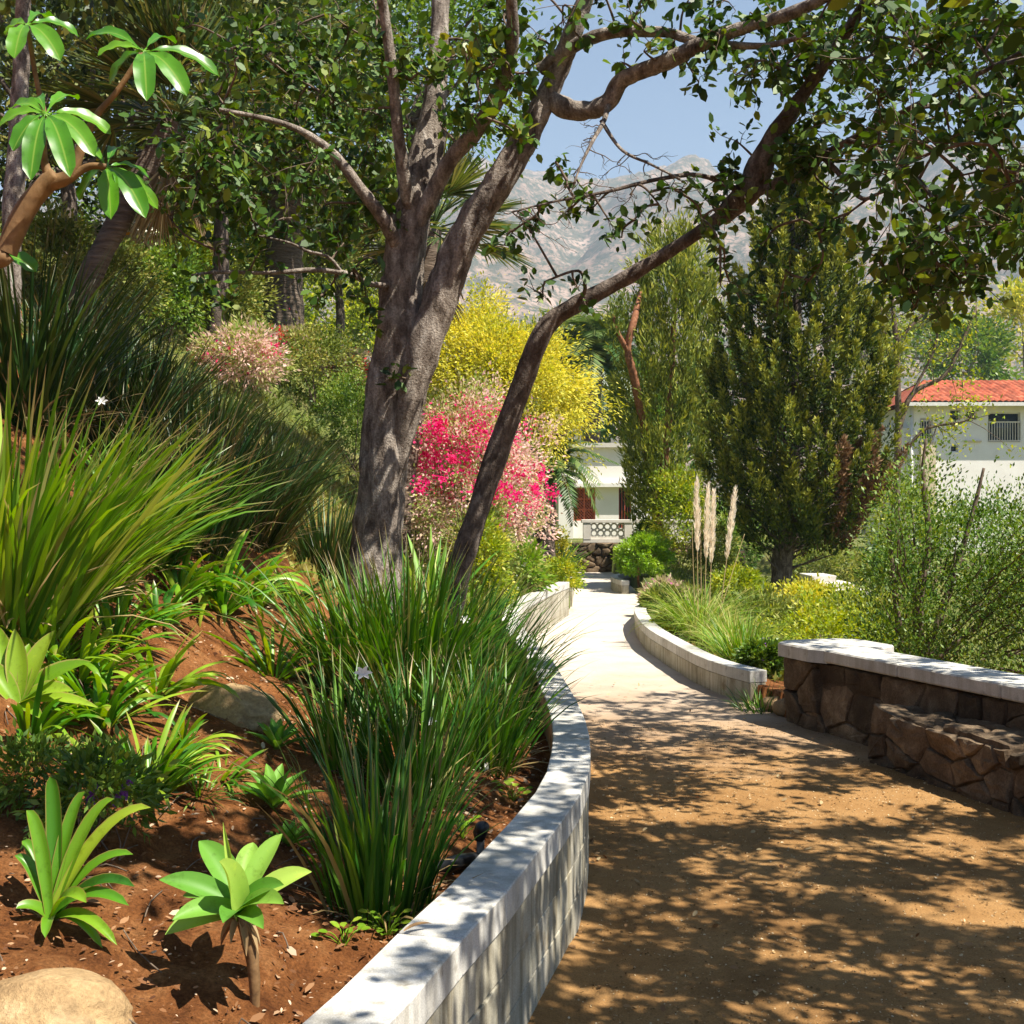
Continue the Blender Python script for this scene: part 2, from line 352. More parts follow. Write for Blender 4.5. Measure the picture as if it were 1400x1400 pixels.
M['bigleaf'] = leaf_mat('bigleaf', [(.05, .19, .010), (.085, .27, .012), (.15, .35, .02)], 0.32, 0.32, 0.55, mottle=34, rib=(.22, .36, .05))
M['grass'] = leaf_mat('grass', [(.08, .19, .02), (.17, .31, .03), (.32, .40, .07), (.50, .46, .18)], 0.5, 0.35, 0.3)
M['yellow'] = leaf_mat('yellow', [(.20, .26, .03), (.42, .44, .05), (.64, .59, .08), (.74, .66, .11)], 0.55, 0.4, 0.25)
M['olive'] = leaf_mat('olive', [(.05, .09, .016), (.13, .18, .03), (.24, .27, .05), (.38, .34, .09)], 0.55, 0.3, 0.3)
M['midgreen'] = leaf_mat('midgreen', [(.03, .085, .012), (.075, .16, .02), (.15, .25, .03), (.28, .34, .05)], 0.45, 0.3, 0.35)
M['yelgreen'] = leaf_mat('yelgreen', [(.09, .17, .015), (.21, .30, .02), (.36, .41, .035), (.52, .48, .05)], 0.5, 0.35, 0.3)
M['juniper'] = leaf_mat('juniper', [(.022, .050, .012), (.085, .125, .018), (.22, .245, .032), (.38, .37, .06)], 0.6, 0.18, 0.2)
M['drytwig'] = leaf_mat('drytwig', [(.10, .05, .025), (.18, .10, .05), (.26, .17, .09)], 0.7, 0.15, 0.2)
M['feather'] = leaf_mat('feather', [(.06, .11, .02), (.16, .21, .03), (.29, .32, .05), (.40, .39, .07)], 0.55, 0.3, 0.25)
M['willow'] = leaf_mat('willow', [(.035, .09, .010), (.08, .16, .016), (.15, .24, .026), (.25, .30, .04)], 0.45, 0.3, 0.3)
M['palm'] = leaf_mat('palm', [(.03, .08, .018), (.06, .13, .028), (.12, .19, .05), (.22, .26, .07)], 0.4, 0.25, 0.45)
M['fan'] = leaf_mat('fan', [(.02, .045, .012), (.05, .09, .018), (.12, .16, .03), (.30, .26, .08)], 0.4, 0.25, 0.45)
M['dryfan'] = leaf_mat('dryfan', [(.14, .09, .035), (.25, .18, .08), (.42, .33, .18)], 0.6, 0.3, 0.3)
M['magenta'] = leaf_mat('magenta', [(.62, .015, .11), (.80, .03, .20), (.85, .07, .22)], 0.6, 0.4, 0.2)
M['redflower'] = leaf_mat('redflower', [(.55, .015, .02), (.7, .04, .04)], 0.6, 0.35, 0.2)
M['coral'] = leaf_mat('coral', [(.12, .17, .04), (.30, .29, .12), (.48, .40, .24), (.62, .50, .38)], 0.65, 0.35, 0.2)
M['bract'] = leaf_mat('bract', [(.18, .30, .05), (.34, .40, .10), (.74, .48, .43), (.86, .68, .63)], 0.65, 0.38, 0.2)
M['orange'] = leaf_mat('orange', [(.55, .17, .02), (.72, .28, .03), (.75, .38, .05)], 0.6, 0.35, 0.2)
M['pinkflower'] = leaf_mat('pinkflower', [(.60, .10, .34), (.72, .25, .45), (.6, .12, .5)], 0.6, 0.35, 0.2)
M['purple'] = leaf_mat('purple', [(.22, .06, .38), (.35, .12, .50)], 0.6, 0.3, 0.2)
M['white'] = leaf_mat('white', [(.72, .72, .70), (.82, .82, .80)], 0.55, 0.3, 0.2)
M['plume'] = leaf_mat('plume', [(.80, .70, .54), (.86, .80, .68), (.90, .86, .78)], 0.8, 0.55, 0.1)
M['straw'] = leaf_mat('straw', [(.42, .31, .15), (.58, .46, .25)], 0.6, 0.2, 0.2)
M['chips'] = leaf_mat('chips', [(.10, .040, .018), (.22, .10, .04), (.36, .21, .11), (.55, .44, .32)], 0.8, 0.1, 0.2)
M['fallen'] = leaf_mat('fallen', [(.18, .09, .04), (.34, .21, .10), (.45, .36, .2)], 0.7, 0.15, 0.2)
M['gravel'] = leaf_mat('gravel', [(.10, .055, .02), (.26, .15, .06), (.40, .26, .12), (.56, .44, .28)], 0.9, 0.0, 0.2)
M['plaster'] = rough_mat('plaster', [(0.3, (.70, .66, .62)), (0.7, (.79, .76, .72))], 1.2, 0.15, 0.004, 0.9, fine=(40, .06))
M['beige'] = rough_mat('beige', [(0.3, (.50, .40, .27)), (0.7, (.62, .52, .38))], 1.0, 0.15, 0.004, 0.9)
M['rooftile'] = rough_mat('rooftile', [(0.3, (.20, .045, .024)), (0.55, (.34, .082, .038)), (0.8, (.43, .19, .11))], 3, 0.3, 0.02, 0.85, var=0.35)
M['grille'] = plain('grille', (.36, .085, .04), 0.6)
M['dark'] = plain('dark', (.022, .024, .026), 0.35)
M['glass'] = plain('glass', (.03, .045, .06), 0.08, spec=0.7)
M['rail'] = plain('rail', (.50, .46, .40), 0.5)
M['ironwhite'] = plain('ironwhite', (.62, .60, .56), 0.5)
M['blackplastic'] = plain('blackplastic', (.025, .027, .03), 0.35, amt=.3)
M['greymetal'] = plain('greymetal', (.20, .22, .23), 0.45, 0.2)
M['canvas'] = plain('canvas', (.75, .72, .62), 0.8)
M['concrete_far'] = rough_mat('concrete_far', [(0.3, (.52, .48, .43)), (0.7, (.68, .64, .58))], 3, 0.2, 0.004, 0.9, fine=(80, .15))

def path_material():
    m, n, b = new_mat('path_sand')
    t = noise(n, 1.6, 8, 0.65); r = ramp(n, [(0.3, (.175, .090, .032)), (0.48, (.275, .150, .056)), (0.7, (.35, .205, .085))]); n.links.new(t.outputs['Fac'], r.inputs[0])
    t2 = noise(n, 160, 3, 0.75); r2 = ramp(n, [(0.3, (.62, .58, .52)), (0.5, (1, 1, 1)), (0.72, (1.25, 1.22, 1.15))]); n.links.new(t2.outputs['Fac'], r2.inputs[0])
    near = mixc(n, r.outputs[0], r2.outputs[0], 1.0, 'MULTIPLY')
    pale = ramp(n, [(0.3, (.46, .40, .33)), (0.7, (.60, .535, .46))]); n.links.new(t.outputs['Fac'], pale.inputs[0])  # same path further off, overexposed sunlight put into a paler colour
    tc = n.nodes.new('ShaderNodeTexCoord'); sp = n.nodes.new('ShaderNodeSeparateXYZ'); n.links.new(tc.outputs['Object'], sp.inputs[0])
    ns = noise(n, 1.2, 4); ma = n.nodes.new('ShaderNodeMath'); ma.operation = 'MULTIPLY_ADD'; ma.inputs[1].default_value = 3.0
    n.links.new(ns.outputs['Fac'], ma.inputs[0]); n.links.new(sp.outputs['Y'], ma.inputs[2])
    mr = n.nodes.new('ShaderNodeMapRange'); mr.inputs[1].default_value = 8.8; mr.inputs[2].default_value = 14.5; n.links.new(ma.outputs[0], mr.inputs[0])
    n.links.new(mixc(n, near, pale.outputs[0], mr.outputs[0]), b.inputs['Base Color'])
    b.inputs['Roughness'].default_value = 0.95; b.inputs['Specular IOR Level'].default_value = 0.15
    t3 = noise(n, 45, 6, 0.7); bump(n, b, t3.outputs['Fac'], 0.55, 0.012); return m
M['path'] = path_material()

def hill_material():
    m, n, b = new_mat('mountain')
    t = noise(n, 0.006, 9, 0.65); r = ramp(n, [(0.32, (.22, .145, .11)), (0.5, (.32, .225, .175)), (0.68, (.41, .30, .245))]); n.links.new(t.outputs['Fac'], r.inputs[0])
    t2 = noise(n, 0.05, 9, 0.72, 0.3); r2 = ramp(n, [(0.44, (0, 0, 0)), (0.54, (1, 1, 1))]); n.links.new(t2.outputs['Fac'], r2.inputs[0])
    t3 = noise(n, 0.16, 4, 0.7); r3 = ramp(n, [(0.50, (0, 0, 0)), (0.58, (1, 1, 1))]); n.links.new(t3.outputs['Fac'], r3.inputs[0])
    c1 = mixc(n, r.outputs[0], (.11, .10, .07), r2.outputs[0]); n.links.new(mixc(n, c1, (.07, .08, .055), r3.outputs[0]), b.inputs['Base Color'])
    b.inputs['Roughness'].default_value = 1.0; b.inputs['Specular IOR Level'].default_value = 0.0
    bump(n, b, t2.outputs['Fac'], 0.35, 2.5); return m
M['mountain'] = hill_material()
def ground_material():
    m, n, b = new_mat('garden_ground')
    t = noise(n, 7, 7, 0.65); r = ramp(n, [(0.28, (.085, .028, .010)), (0.5, (.24, .092, .030)), (0.68, (.37, .17, .065))]); n.links.new(t.outputs['Fac'], r.inputs[0])
    t2 = noise(n, 110, 4, 0.7); r2 = ramp(n, [(0.3, (.5, .5, .5)), (0.7, (1.3, 1.3, 1.3))]); n.links.new(t2.outputs['Fac'], r2.inputs[0])
    soil = mixc(n, r.outputs[0], r2.outputs[0], 1.0, 'MULTIPLY')
    t3 = noise(n, 1.1, 8, 0.7); r3 = ramp(n, [(0.3, (.05, .08, .02)), (0.5, (.13, .15, .04)), (0.7, (.26, .22, .10))]); n.links.new(t3.outputs['Fac'], r3.inputs[0])
    tc = n.nodes.new('ShaderNodeTexCoord'); sp = n.nodes.new('ShaderNodeSeparateXYZ'); n.links.new(tc.outputs['Object'], sp.inputs[0])
    mr = n.nodes.new('ShaderNodeMapRange'); mr.inputs[1].default_value = 11; mr.inputs[2].default_value = 16; n.links.new(sp.outputs['Y'], mr.inputs[0])
    n.links.new(mixc(n, soil, r3.outputs[0], mr.outputs[0]), b.inputs['Base Color']); b.inputs['Roughness'].default_value = 0.95; b.inputs['Specular IOR Level'].default_value = 0.1
    t4 = noise(n, 30, 8, 0.75); bump(n, b, t4.outputs['Fac'], 1.0, 0.03); return m
M['ground'] = ground_material()

# ------------------------------------------------------------------ terrain and path
WO = np.array([(-6, -3.0), (0, -1.15), (1.5, -.62), (2.2, -.375), (2.595, -.246), (2.86, -.189), (3.21, -.073), (3.58, .02), (3.95, .11), (4.33, .2), (4.79, .29), (5.37, .345), (6.07, .372), (6.96, .36), (7.85, .325),
               (9.06, .27), (10, .19), (11.2, .10), (12.5, .06), (14, .13), (15.5, .32), (17, .58), (18.5, .88), (20.5, 1.08), (25, 1.3), (30, 1.45), (36, 1.5), (60, 1.5)])   # left wall, path side (y, x)
XR = np.array([(-6, 5.2), (0, 4.8), (4.5, 3.25), (6.4, 2.66), (7.66, 2.33), (7.70, 2.36), (7.80, 2.60), (9.02, 2.20), (9.25, 2.10), (9.99, 1.99), (10.9, 1.75), (12.8, 1.60), (14.2, 1.56), (16.4, 1.68), (18, 1.95), (20, 2.35), (24, 2.5), (29, 2.6), (36, 2.7), (60, 2.7)])
def xl(y): return np.interp(y, WO[:, 0], WO[:, 1])
def xr(y): return np.interp(y, XR[:, 0], XR[:, 1])
def H(x, y):
    x, y = np.asarray(x, float), np.asarray(y, float)
    u = xl(y) - 0.17 - x; v = x - xr(y)
    k = 0.28 + 0.34 * np.clip(u, 0, 1.5) + 0.80 * np.clip(u - 1.5, 0, 5.5) + 0.30 * np.clip(u - 7, 0, 40)
    k = k + 0.055 * np.clip(y - 9, 0, 60) * sstep(0.3, 2.5, u)
    k = np.minimum(k, 14 + 0 * k)
    k = k + sstep(0, .3, u) * (0.05 * vn(x * 1.3, y * 1.3, 0, 3) + 0.025 * vn(x * 4.1, y * 4.1, 0, 5))
    rgt = 0.16 - 0.22 * np.clip(v - .3, 0, 7) + 0.04 * vn(x * 1.1, y * 1.1, 0, 8)
    rgt = rgt + sstep(18, 40, y) * 0.9
    z = np.where(u > -0.10, k, np.where(v > 0.06, rgt, -0.07))
    ter = sstep(32.05, 32.4, y) * (1 - sstep(8, 14, x)) * sstep(-3, 0, u * -1 + 0)
    z = np.where((y > 32.0) & (u < 1.5), z * (1 - ter) + 0.72 * ter, z)
    far = sstep(60, 160, y)
    z = z * (1 - far * sstep(-40, 0, x)) + far * sstep(-40, 0, x) * (-0.5)
    return z
def GP(px, py, dmax=60.0):
    """where the view ray through a photo pixel meets the ground"""
    d = np.concatenate([np.arange(1.2, 12, .02), np.arange(12, dmax, .1)])
    x = (px - 700) / F * d; z = EYE - (py - 700) / F * d
    hit = np.nonzero(z <= H(x, d))[0]
    i = hit[0] if len(hit) else len(d) - 1
    return np.array([x[i], d[i], float(H(x[i], d[i]))])
def G(x, y): return np.array([x, y, float(H(x, y))])

xs = np.concatenate([-np.geomspace(900, 4.4, 60), np.arange(-4.3, 2.4, .03), np.geomspace(2.44, 4, 20), np.geomspace(4.1, 900, 60)])
ys = np.concatenate([-np.geomspace(300, 2, 14), np.arange(-1.5, 1.8, .25), np.arange(1.8, 9.5, .03), np.arange(9.5, 36, .12), np.geomspace(36.1, 1500, 60)])
X, Y = np.meshgrid(xs, ys); Z = H(X, Y)
near = (sstep(1.2, 2, Y) * (1 - sstep(9, 14, Y))) * (xl(Y) - .17 - X > -.05)
Z = Z + near * (0.016 * fbm(X * 11, Y * 11, 0, 21, 3) + 0.007 * np.abs(vn(X * 31, Y * 31, 0, 4)))
mb = MB(); grid(mb, X, Y, Z); setting(mb.build('hillside_ground', M['ground']))

# path sheet between the left wall and the right edge
yy = np.concatenate([np.arange(-2, 12, .04), np.arange(12, 31.95, .12)]); ss = np.linspace(0, 1, 70)
A = xl(yy) - .08; B = np.minimum(xr(yy) + .03, 9)
X = A[:, None] + (B - A)[:, None] * ss[None]; Y = np.repeat(yy[:, None], 70, 1)
Z = 0.006 * fbm(X * 2.2, Y * 2.2, 0, 11, 4) + 0.002 * vn(X * 21, Y * 21, 0, 2)
edge = np.exp(-((X - xl(Y)) / .07) ** 2) * (Y < 9) * 0.02; Z = Z + edge * (0.6 + 0.5 * vn(Y * 3, X, 0, 5))
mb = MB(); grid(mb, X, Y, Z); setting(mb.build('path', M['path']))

# mountains
az = np.linspace(R(-62), R(62), 420); rr = np.concatenate([np.linspace(260, 900, 40), np.linspace(920, 2700, 150)])
AZ, RR = np.meshgrid(az, rr); X = np.sin(AZ) * RR; Y = np.cos(AZ) * RR
px = 700 + F * np.tan(AZ)
ridge_px = np.interp(px, [-400, 200, 520, 600, 660, 720, 770, 805, 850, 900, 950, 1000, 1060, 1120, 1200, 1400, 2000], [250, 215, 200, 185, 175, 188, 204, 212, 205, 196, 190, 192, 203, 190, 176, 160, 210])
top = (700 - ridge_px) / F * 2250 * np.cos(AZ) * 0.90
t = np.clip((RR - 300) / (2250 - 300), 0, 1)
prof = 0.55 * t + 0.45 * sstep(0.15, 1.0, t)
ridg = 1 - np.abs(fbm(X * .0026, Y * .0026, 0, 31, 5, .55))
gul = fbm(X * .009, Y * .009, 0, 41, 5, .55)
Z = -3 + prof * (top + 3) + (ridg - .72) * 90 * np.clip(t * 1.6, 0, 1) * (1 - .75 * sstep(.82, 1, t)) + gul * 13 * np.clip(t * 2, 0, 1) * (1 - .6 * sstep(.85, 1, t))
Z = np.where(RR > 2250, Z - (RR - 2250) * .35, Z)
mb = MB(); grid(mb, X, Y, Z); setting(mb.build('mountains', M['mountain']))

# air
mb = MB(); box(mb, -2900, 2900, -60, 2900, -30, 720)
hm = bpy.data.materials.new('haze'); hm.use_nodes = True; hm.node_tree.nodes.remove(hm.node_tree.nodes['Principled BSDF'])
pv = hm.node_tree.nodes.new('ShaderNodeVolumePrincipled'); pv.inputs['Density'].default_value = 0.00029; pv.inputs['Color'].default_value = (.66, .82, 1.0, 1); pv.inputs['Anisotropy'].default_value = 0.0
hm.node_tree.links.new(pv.outputs[0], hm.node_tree.nodes['Material Output'].inputs['Volume'])
HAZE = True
if HAZE:
    setting(mb.build('haze', hm, smooth=False), 'stuff')

# ------------------------------------------------------------------ walls
def resample(poly, step):
    p = np.asarray(poly, float); s = np.concatenate([[0], np.cumsum(np.linalg.norm(np.diff(p, axis=0), axis=1))])
    n = max(2, int(round(s[-1] / step)) + 1); q = np.linspace(0, s[-1], n)
    return np.stack([np.interp(q, s, p[:, 0]), np.interp(q, s, p[:, 1])], -1)
def block_wall(name, label, poly, zt, thick, side, group=None, capover=0.008, step=0.40, z0=-0.1):
    """poly = path-side line (x,y); side=+1: the wall body lies to the left of travel"""
    p = resample(smooth(poly, 200), step)
    root = thing(name, label, 'wall', (p[0, 0], p[0, 1], 0), group)
    loc = np.array([p[0, 0], p[0, 1], 0.0])
    body, cap, core = MB(), MB(), MB(); r = np.random.default_rng(3)
    ctop = zt - .10
    o = (0.0, thick) if side > 0 else (-thick, 0.0)
    for i in range(len(p) - 1):
        a, b = p[i], p[i + 1]; t = nrm(b - a); g = .0015
        obox(cap, a + t * g, b - t * g, o[0] - capover, o[1] + capover, ctop + .003, zt + r.normal() * .0008, r.random(), .004)
        obox(core, a + t * (.01 if i == 0 else 0), b - t * (.01 if i == len(p) - 2 else 0), o[0] + .004, o[1] - .004, z0, ctop + .002, .5, 0)
    ncourse = max(1, int(math.ceil((ctop) / .2))); hgt = (ctop + .0) / ncourse
    dense = resample(smooth(poly, 400), step / 2)
    for c in range(-1 if z0 < -.15 else 0, ncourse):
        st = c % 2
        idx = list(range(st, len(dense), 2))
        if idx[0] != 0: idx = [0] + idx
        if idx[-1] != len(dense) - 1: idx.append(len(dense) - 1)
        for k in range(len(idx) - 1):
            a, b = dense[idx[k]], dense[idx[k + 1]]; t = nrm(b - a); g = .002
            zb = c * hgt + (.002 if c > 0 else -.1)
            obox(body, a + t * g, b - t * g, o[0], o[1], zb, (c + 1) * hgt - .002, r.random(), .0035)
    body.build('wall_body', M['block'], root, loc, smooth=False)
    core.build('mortar_core', M['mortar'], root, loc, smooth=False)
    cap.build('wall_cap', M['cap'], root, loc, smooth=False)
    return root
lw = [(b, a) for a, b in WO if -1 <= a <= 18.6]
block_wall('block_wall', 'long curving pale block retaining wall along the planted left bank', lw, .52, .16, +1)
lw2 = [(1.02, 20.2), (1.12, 22), (1.3, 25), (1.45, 30.5)]
block_wall('block_wall', 'short far stretch of pale block wall beyond the bend', lw2, .36, .16, +1)
rw = [(1.99, 9.99), (1.75, 10.9), (1.60, 12.8), (1.56, 14.2), (1.68, 16.4), (1.95, 18), (2.35, 20), (2.75, 21)]
block_wall('block_wall', 'low pale curved kerb wall edging the pampas grass bed', rw, .27, .15, -1)
rw2 = [(2.15, 23.4), (2.05, 24.4), (2.15, 25.6), (2.6, 26.4), (3.4, 26.8)]
block_wall('block_wall', 'small far curved planter wall around the clipped topiary', rw2, .26, .14, -1)

def cells(L, h, n, r, asp=1.5):
    """irregular fitted stones: clipped cells of jittered seeds in an L x h rectangle"""
    sd = np.stack([r.random(n) * L, r.random(n) * h], -1)
    for _ in range(2):                                   # spread the seeds a little
        d = sd[:, None] - sd[None]; d[..., 0] /= asp; q = (d ** 2).sum(-1) + 1e-4
        sd = sd + np.clip((d / q[..., None] ** 1.5).sum(1) * .0006, -.04, .04); sd[:, 0] = np.clip(sd[:, 0], .02, L - .02); sd[:, 1] = np.clip(sd[:, 1], .02, h - .02)
    out = []
    for i in range(n):
        poly = [(0, 0), (L, 0), (L, h), (0, h)]
        for j in range(n):
            if i == j: continue
            w_ = (sd[j] - sd[i]) / np.array([asp ** 2, 1]); m_ = (sd[i] + sd[j]) / 2; new = []
            for k in range(len(poly)):
                p, q = np.array(poly[k]), np.array(poly[(k + 1) % len(poly)]); dp, dq = np.dot(p - m_, w_), np.dot(q - m_, w_)
                if dp <= 0: new.append(tuple(p))
                if dp * dq < 0: t_ = dp / (dp - dq); new.append(tuple(p + (q - p) * t_))
            poly = new
            if len(poly) < 3: break
        if len(poly) >= 3: out.append(np.array(poly))
    return out
def stones(mb, polys, mapf, r, depth=.03):
    for p in polys:
        e = np.roll(p, -1, 0) - p; k = np.linalg.norm(e, axis=1)
        pts = []
        for i in range(len(p)):
            for t_ in np.linspace(0, 1, max(2, int(k[i] / .05) + 1))[:-1]: pts.append(p[i] + e[i] * t_)
        p = np.array(pts); c = p.mean(0); rad = np.linalg.norm(p - c, axis=1, keepdims=True).mean()
        p = p + r.normal(size=p.shape) * .0045
        d0 = depth * r.uniform(.5, 1.4); rings = [(1 - .006 / rad, -.05), (1 - .008 / rad, d0 * .5), (1 - .018 / rad, d0 * .92), (max(.3, 1 - .07 / rad), d0 * 1.05)]
        n = len(p); v = []
        tl = r.normal(size=2) * .10
        for f_, z in rings:
            q = c + (p - c) * f_; zz = z + ((q - c) @ tl if z > 0 else 0) + (r.normal(size=n) * .0042 if z > 0 else 0); v.append(np.c_[q, np.broadcast_to(zz, n)])
        v.append(np.array([[*c, d0 * 1.1 + r.normal() * .004]]))
        v = np.concatenate(v); m = len(rings)
        quad = np.array([[i * n + j, i * n + (j + 1) % n, (i + 1) * n + (j + 1) % n, (i + 1) * n + j] for i in range(m - 1) for j in range(n)])
        tri = np.array([[(m - 1) * n + j, (m - 1) * n + (j + 1) % n, m * n] for j in range(n)])
        mb.add(mapf(v), [quad, tri], r.random())
def rubble(mb, a, b, z0, z1, side, seed, hrow=(.17, .30), wrow=(.22, .5), bulge=.024, top=None):
    a, b = np.asarray(a, float), np.asarray(b, float); t = b - a; L = np.linalg.norm(t); t = t / L; n = np.array([-t[1], t[0]]) * side
    r = np.random.default_rng(seed); h = z1 - z0
    num = max(3, int(round(L * h / (np.mean(hrow) * np.mean(wrow)) * 1.25)))
    for s0 in np.arange(0, L - .2, 2.0):                 # in lengths of about two metres
        l = min(2.0, L - s0); l = L - s0 if L - s0 - l < .2 else l
        f_ = lambda v, s0=s0: np.stack([a[0] + t[0] * (v[:, 0] + s0) + n[0] * v[:, 2], a[1] + t[1] * (v[:, 0] + s0) + n[1] * v[:, 2], z0 + v[:, 1]], -1)
        stones(mb, cells(l, h, max(2, int(round(num * l / L))), r), f_, r, bulge * 1.3)
        if l > 2.01: break
def poly2(mb, pts, z0, z1, ch=0.0, var=.5):
    p = np.asarray(pts, float); k = len(p); c = p.mean(0)
    ins = c + (p - c) * (1 - ch / np.linalg.norm(p - c, axis=1, keepdims=True)) if ch else p
    rings = [(p, z0), (p, z1 - ch), (ins, z1)] if ch else [(p, z0), (p, z1)]
    v = np.concatenate([np.c_[q, np.full(k, z)] for q, z in rings]); f = []
    for i in range(len(rings) - 1):
        for j in range(k): f.append([i * k + j, i * k + (j + 1) % k, (i + 1) * k + (j + 1) % k, (i + 1) * k + j])
    mb.add(v, [np.array(f), (len(rings) - 1) * k + np.arange(k)[None], np.arange(k)[::-1][None]], var)
# stone parapet with pale cap, pier at its far end
SA, SB, SC = np.array([2.17, 9.05]), np.array([2.89, 6.97]), np.array([4.25, 3.2])
root = thing('stone_wall', 'rough brown stone wall with smooth pale cap and end pier', 'wall', (2.3, 9.0, 0))
loc = np.array([2.3, 9.0, 0])
b_ = MB()
for (a, b) in ((SA, SB), (SB, SC)):
    rubble(b_, a, b, -.08, .50, -1, 5 if a is SA else 6)
    obox(b_, a, b, -.004, .32, -.1, .495, .25, 0)
obox(b_, SA + np.array([0.02, .05]), SA + np.array([.55, .24]), -.01, .2, -.08, .49, .4, .01)
b_.build('stone_face', M['stone'], root, loc, smooth=False)
c_ = MB()
for (a, b) in ((SA + nrm(SB - SA) * .30, SB), (SB, SC)):
    q = resample([tuple(a), tuple(b)], 1.1)
    for i in range(len(q) - 1):
        t = nrm(q[i + 1] - q[i]); obox(c_, q[i] + t * .002, q[i + 1] - t * .002, -.06, .34, .515, .605, rng.random(), .010)
c_.build('wall_cap', M['cap'], root, loc, smooth=False)
c_ = MB()
t = nrm(SB - SA); n_ = np.array([-t[1], t[0]])
pc = SA + t * .10 + n_ * .14
oct_ = [pc + t * sx + n_ * sy for sx, sy in ((-.32, -.12), (-.20, -.26), (.20, -.26), (.34, -.19), (.34, .30), (.24, .46), (-.18, .46), (-.32, .30))]
poly2(c_, oct_, .507, .609, .012)
c_.build('pier_cap', M['cap'], root, loc, smooth=False)
c_ = MB()
for (a, b, s_) in ((pc - t * .22 - n_ * .17, pc + t * .22 - n_ * .17, -1), (pc - t * .22 + n_ * .33, pc - t * .22 - n_ * .17, -1)):
    rubble(c_, a, b, -.08, .50, s_, 15)
obox(c_, pc - t * .2, pc + t * .2, -.15, .3, -.1, .50, .3, 0)
c_.build('pier', M['stone'], root, loc, smooth=False)
# stone bench ledge
BA, BB, BC = np.array([2.31, 7.66]), np.array([2.68, 6.38]), np.array([3.55, 3.6])
root = thing('stone_ledge', 'low rough stone ledge built against the capped stone wall', 'stone ledge', (2.5, 7, 0))
loc = np.array([2.5, 7, 0])
b_ = MB()
for (a, b, s_) in ((BA, BB, 21), (BB, BC, 22)):
    rubble(b_, a, b, -.08, .33, -1, s_, (.11, .17), (.16, .38), .026)
    obox(b_, a, b, -.004, .34, -.1, .315, .35, 0)
    tt = nrm(b - a); nn = np.array([-tt[1], tt[0]]); Lg = np.linalg.norm(b - a); r_ = np.random.default_rng(s_)
    f_ = lambda v: np.stack([a[0] + tt[0] * v[:, 0] + nn[0] * (v[:, 1] - .02), a[1] + tt[1] * v[:, 0] + nn[1] * (v[:, 1] - .02), .315 + v[:, 2]], -1)
    stones(b_, cells(Lg, .36, int(Lg * 6), r_, 1.2), f_, r_, .03)
nn = np.array([-(BB - BA)[1], (BB - BA)[0]]); nn = nn / np.linalg.norm(nn)
rubble(b_, BA + nn * .3, BA, -.08, .33, -1, 29)
b_.build('stone_face', M['stone'], root, loc, smooth=False)
# a few loose stones at the pier
for i, (x, y, r_, lb) in enumerate(((2.08, 9.62, .09, 'fist sized brown stone lying between the kerb end and the pier'), (2.17, 9.42, .11, 'larger brown stone lying against the base of the pier'))):
    m_ = MB(); rockmesh(m_, (0, 0, 0), (r_, r_ * .8, r_ * .7), 51 + i, .25, ICO2); o = m_.build('loose_stone', M['rock']); o.location = (x, y, .06); tag(o, lb, 'stone', 'loose stones by the pier')

# ------------------------------------------------------------------ buildings
def wall_open(mb, x0, x1, z0, z1, y, th, ops):
    xs_ = sorted({x0, x1, *[o[0] for o in ops], *[o[1] for o in ops]}); zs_ = sorted({z0, z1, *[o[2] for o in ops], *[o[3] for o in ops]})
    for i in range(len(xs_) - 1):
        for k in range(len(zs_) - 1):
            cx, cz = (xs_[i] + xs_[i + 1]) / 2, (zs_[k] + zs_[k + 1]) / 2
            if any(o[0] < cx < o[1] and o[2] < cz < o[3] for o in ops): continue
            box(mb, xs_[i], xs_[i + 1], y, y + th, zs_[k], zs_[k + 1])
def pxx(px, d): return (px - 700) / F * d
def pzz(py, d): return EYE - (py - 700) / F * d
def tile_roof(mb, x0, x1, y0, z0, y1, z1, hip=0.0, pitch=.3):
    nx = int((x1 - x0) / pitch) * 6; ny = 40
    s, tt = np.linspace(0, 1, nx), np.linspace(0, 1, ny)
    S, T = np.meshgrid(s, tt)
    xa = x0 + hip * T; xb = x1 - hip * T
    X = xa + (xb - xa) * S; Y = y0 + (y1 - y0) * T
    row = np.floor(T * 9.99)
    Z = z0 + (z1 - z0) * T + .07 * np.abs(np.sin(np.pi * X / pitch)) + .05 * (1 - (T * 9.99) % 1)
    grid(mb, X, Y, Z, hsh(np.floor(X / pitch).astype(int), row.astype(int), 0 * row.astype(int), 3))
# far white garden building
D = 40.0
root = thing('garden_building', 'small white building with red lattice window at the end of the path', 'building', (3.2, D, .7))
loc = np.array([3.2, D, .7])
m_ = MB()
ops = [(pxx(784, D), pxx(814, D), pzz(712, D), pzz(667, D)), (pxx(846, D), pxx(863, D), pzz(722, D), pzz(667, D))]
wall_open(m_, pxx(752, D), pxx(905, D), -.4, pzz(612, D), D, .3, ops)
box(m_, pxx(752, D), pxx(752, D) + .3, D + .31, D + 5, -.4, pzz(612, D)); box(m_, pxx(905, D) - .3, pxx(905, D), D + .31, D + 5, -.4, pzz(612, D))
box(m_, pxx(763, D), pxx(783, D), D - .45, D - .003, -.4, pzz(650, D))
box(m_, pxx(772, D), pxx(787, D), D - .55, D - .453, pzz(664, D), pzz(655, D))
m_.build('wall', M['plaster'], root, loc, smooth=False)
m_ = MB(); box(m_, pxx(748, D), pxx(910, D), D - .2, D + 5.2, pzz(612, D) + .003, pzz(606, D)); m_.build('roof', M['concrete_far'], root, loc, smooth=False)
m_ = MB(); box(m_, pxx(778, D), pxx(868, D), D - .30, D - .003, pzz(666, D), pzz(661, D)); m_.build('canopy_ledge', M['plaster'], root, loc, smooth=False)
g = MB(); x0, x1, z0, z1 = ops[0]
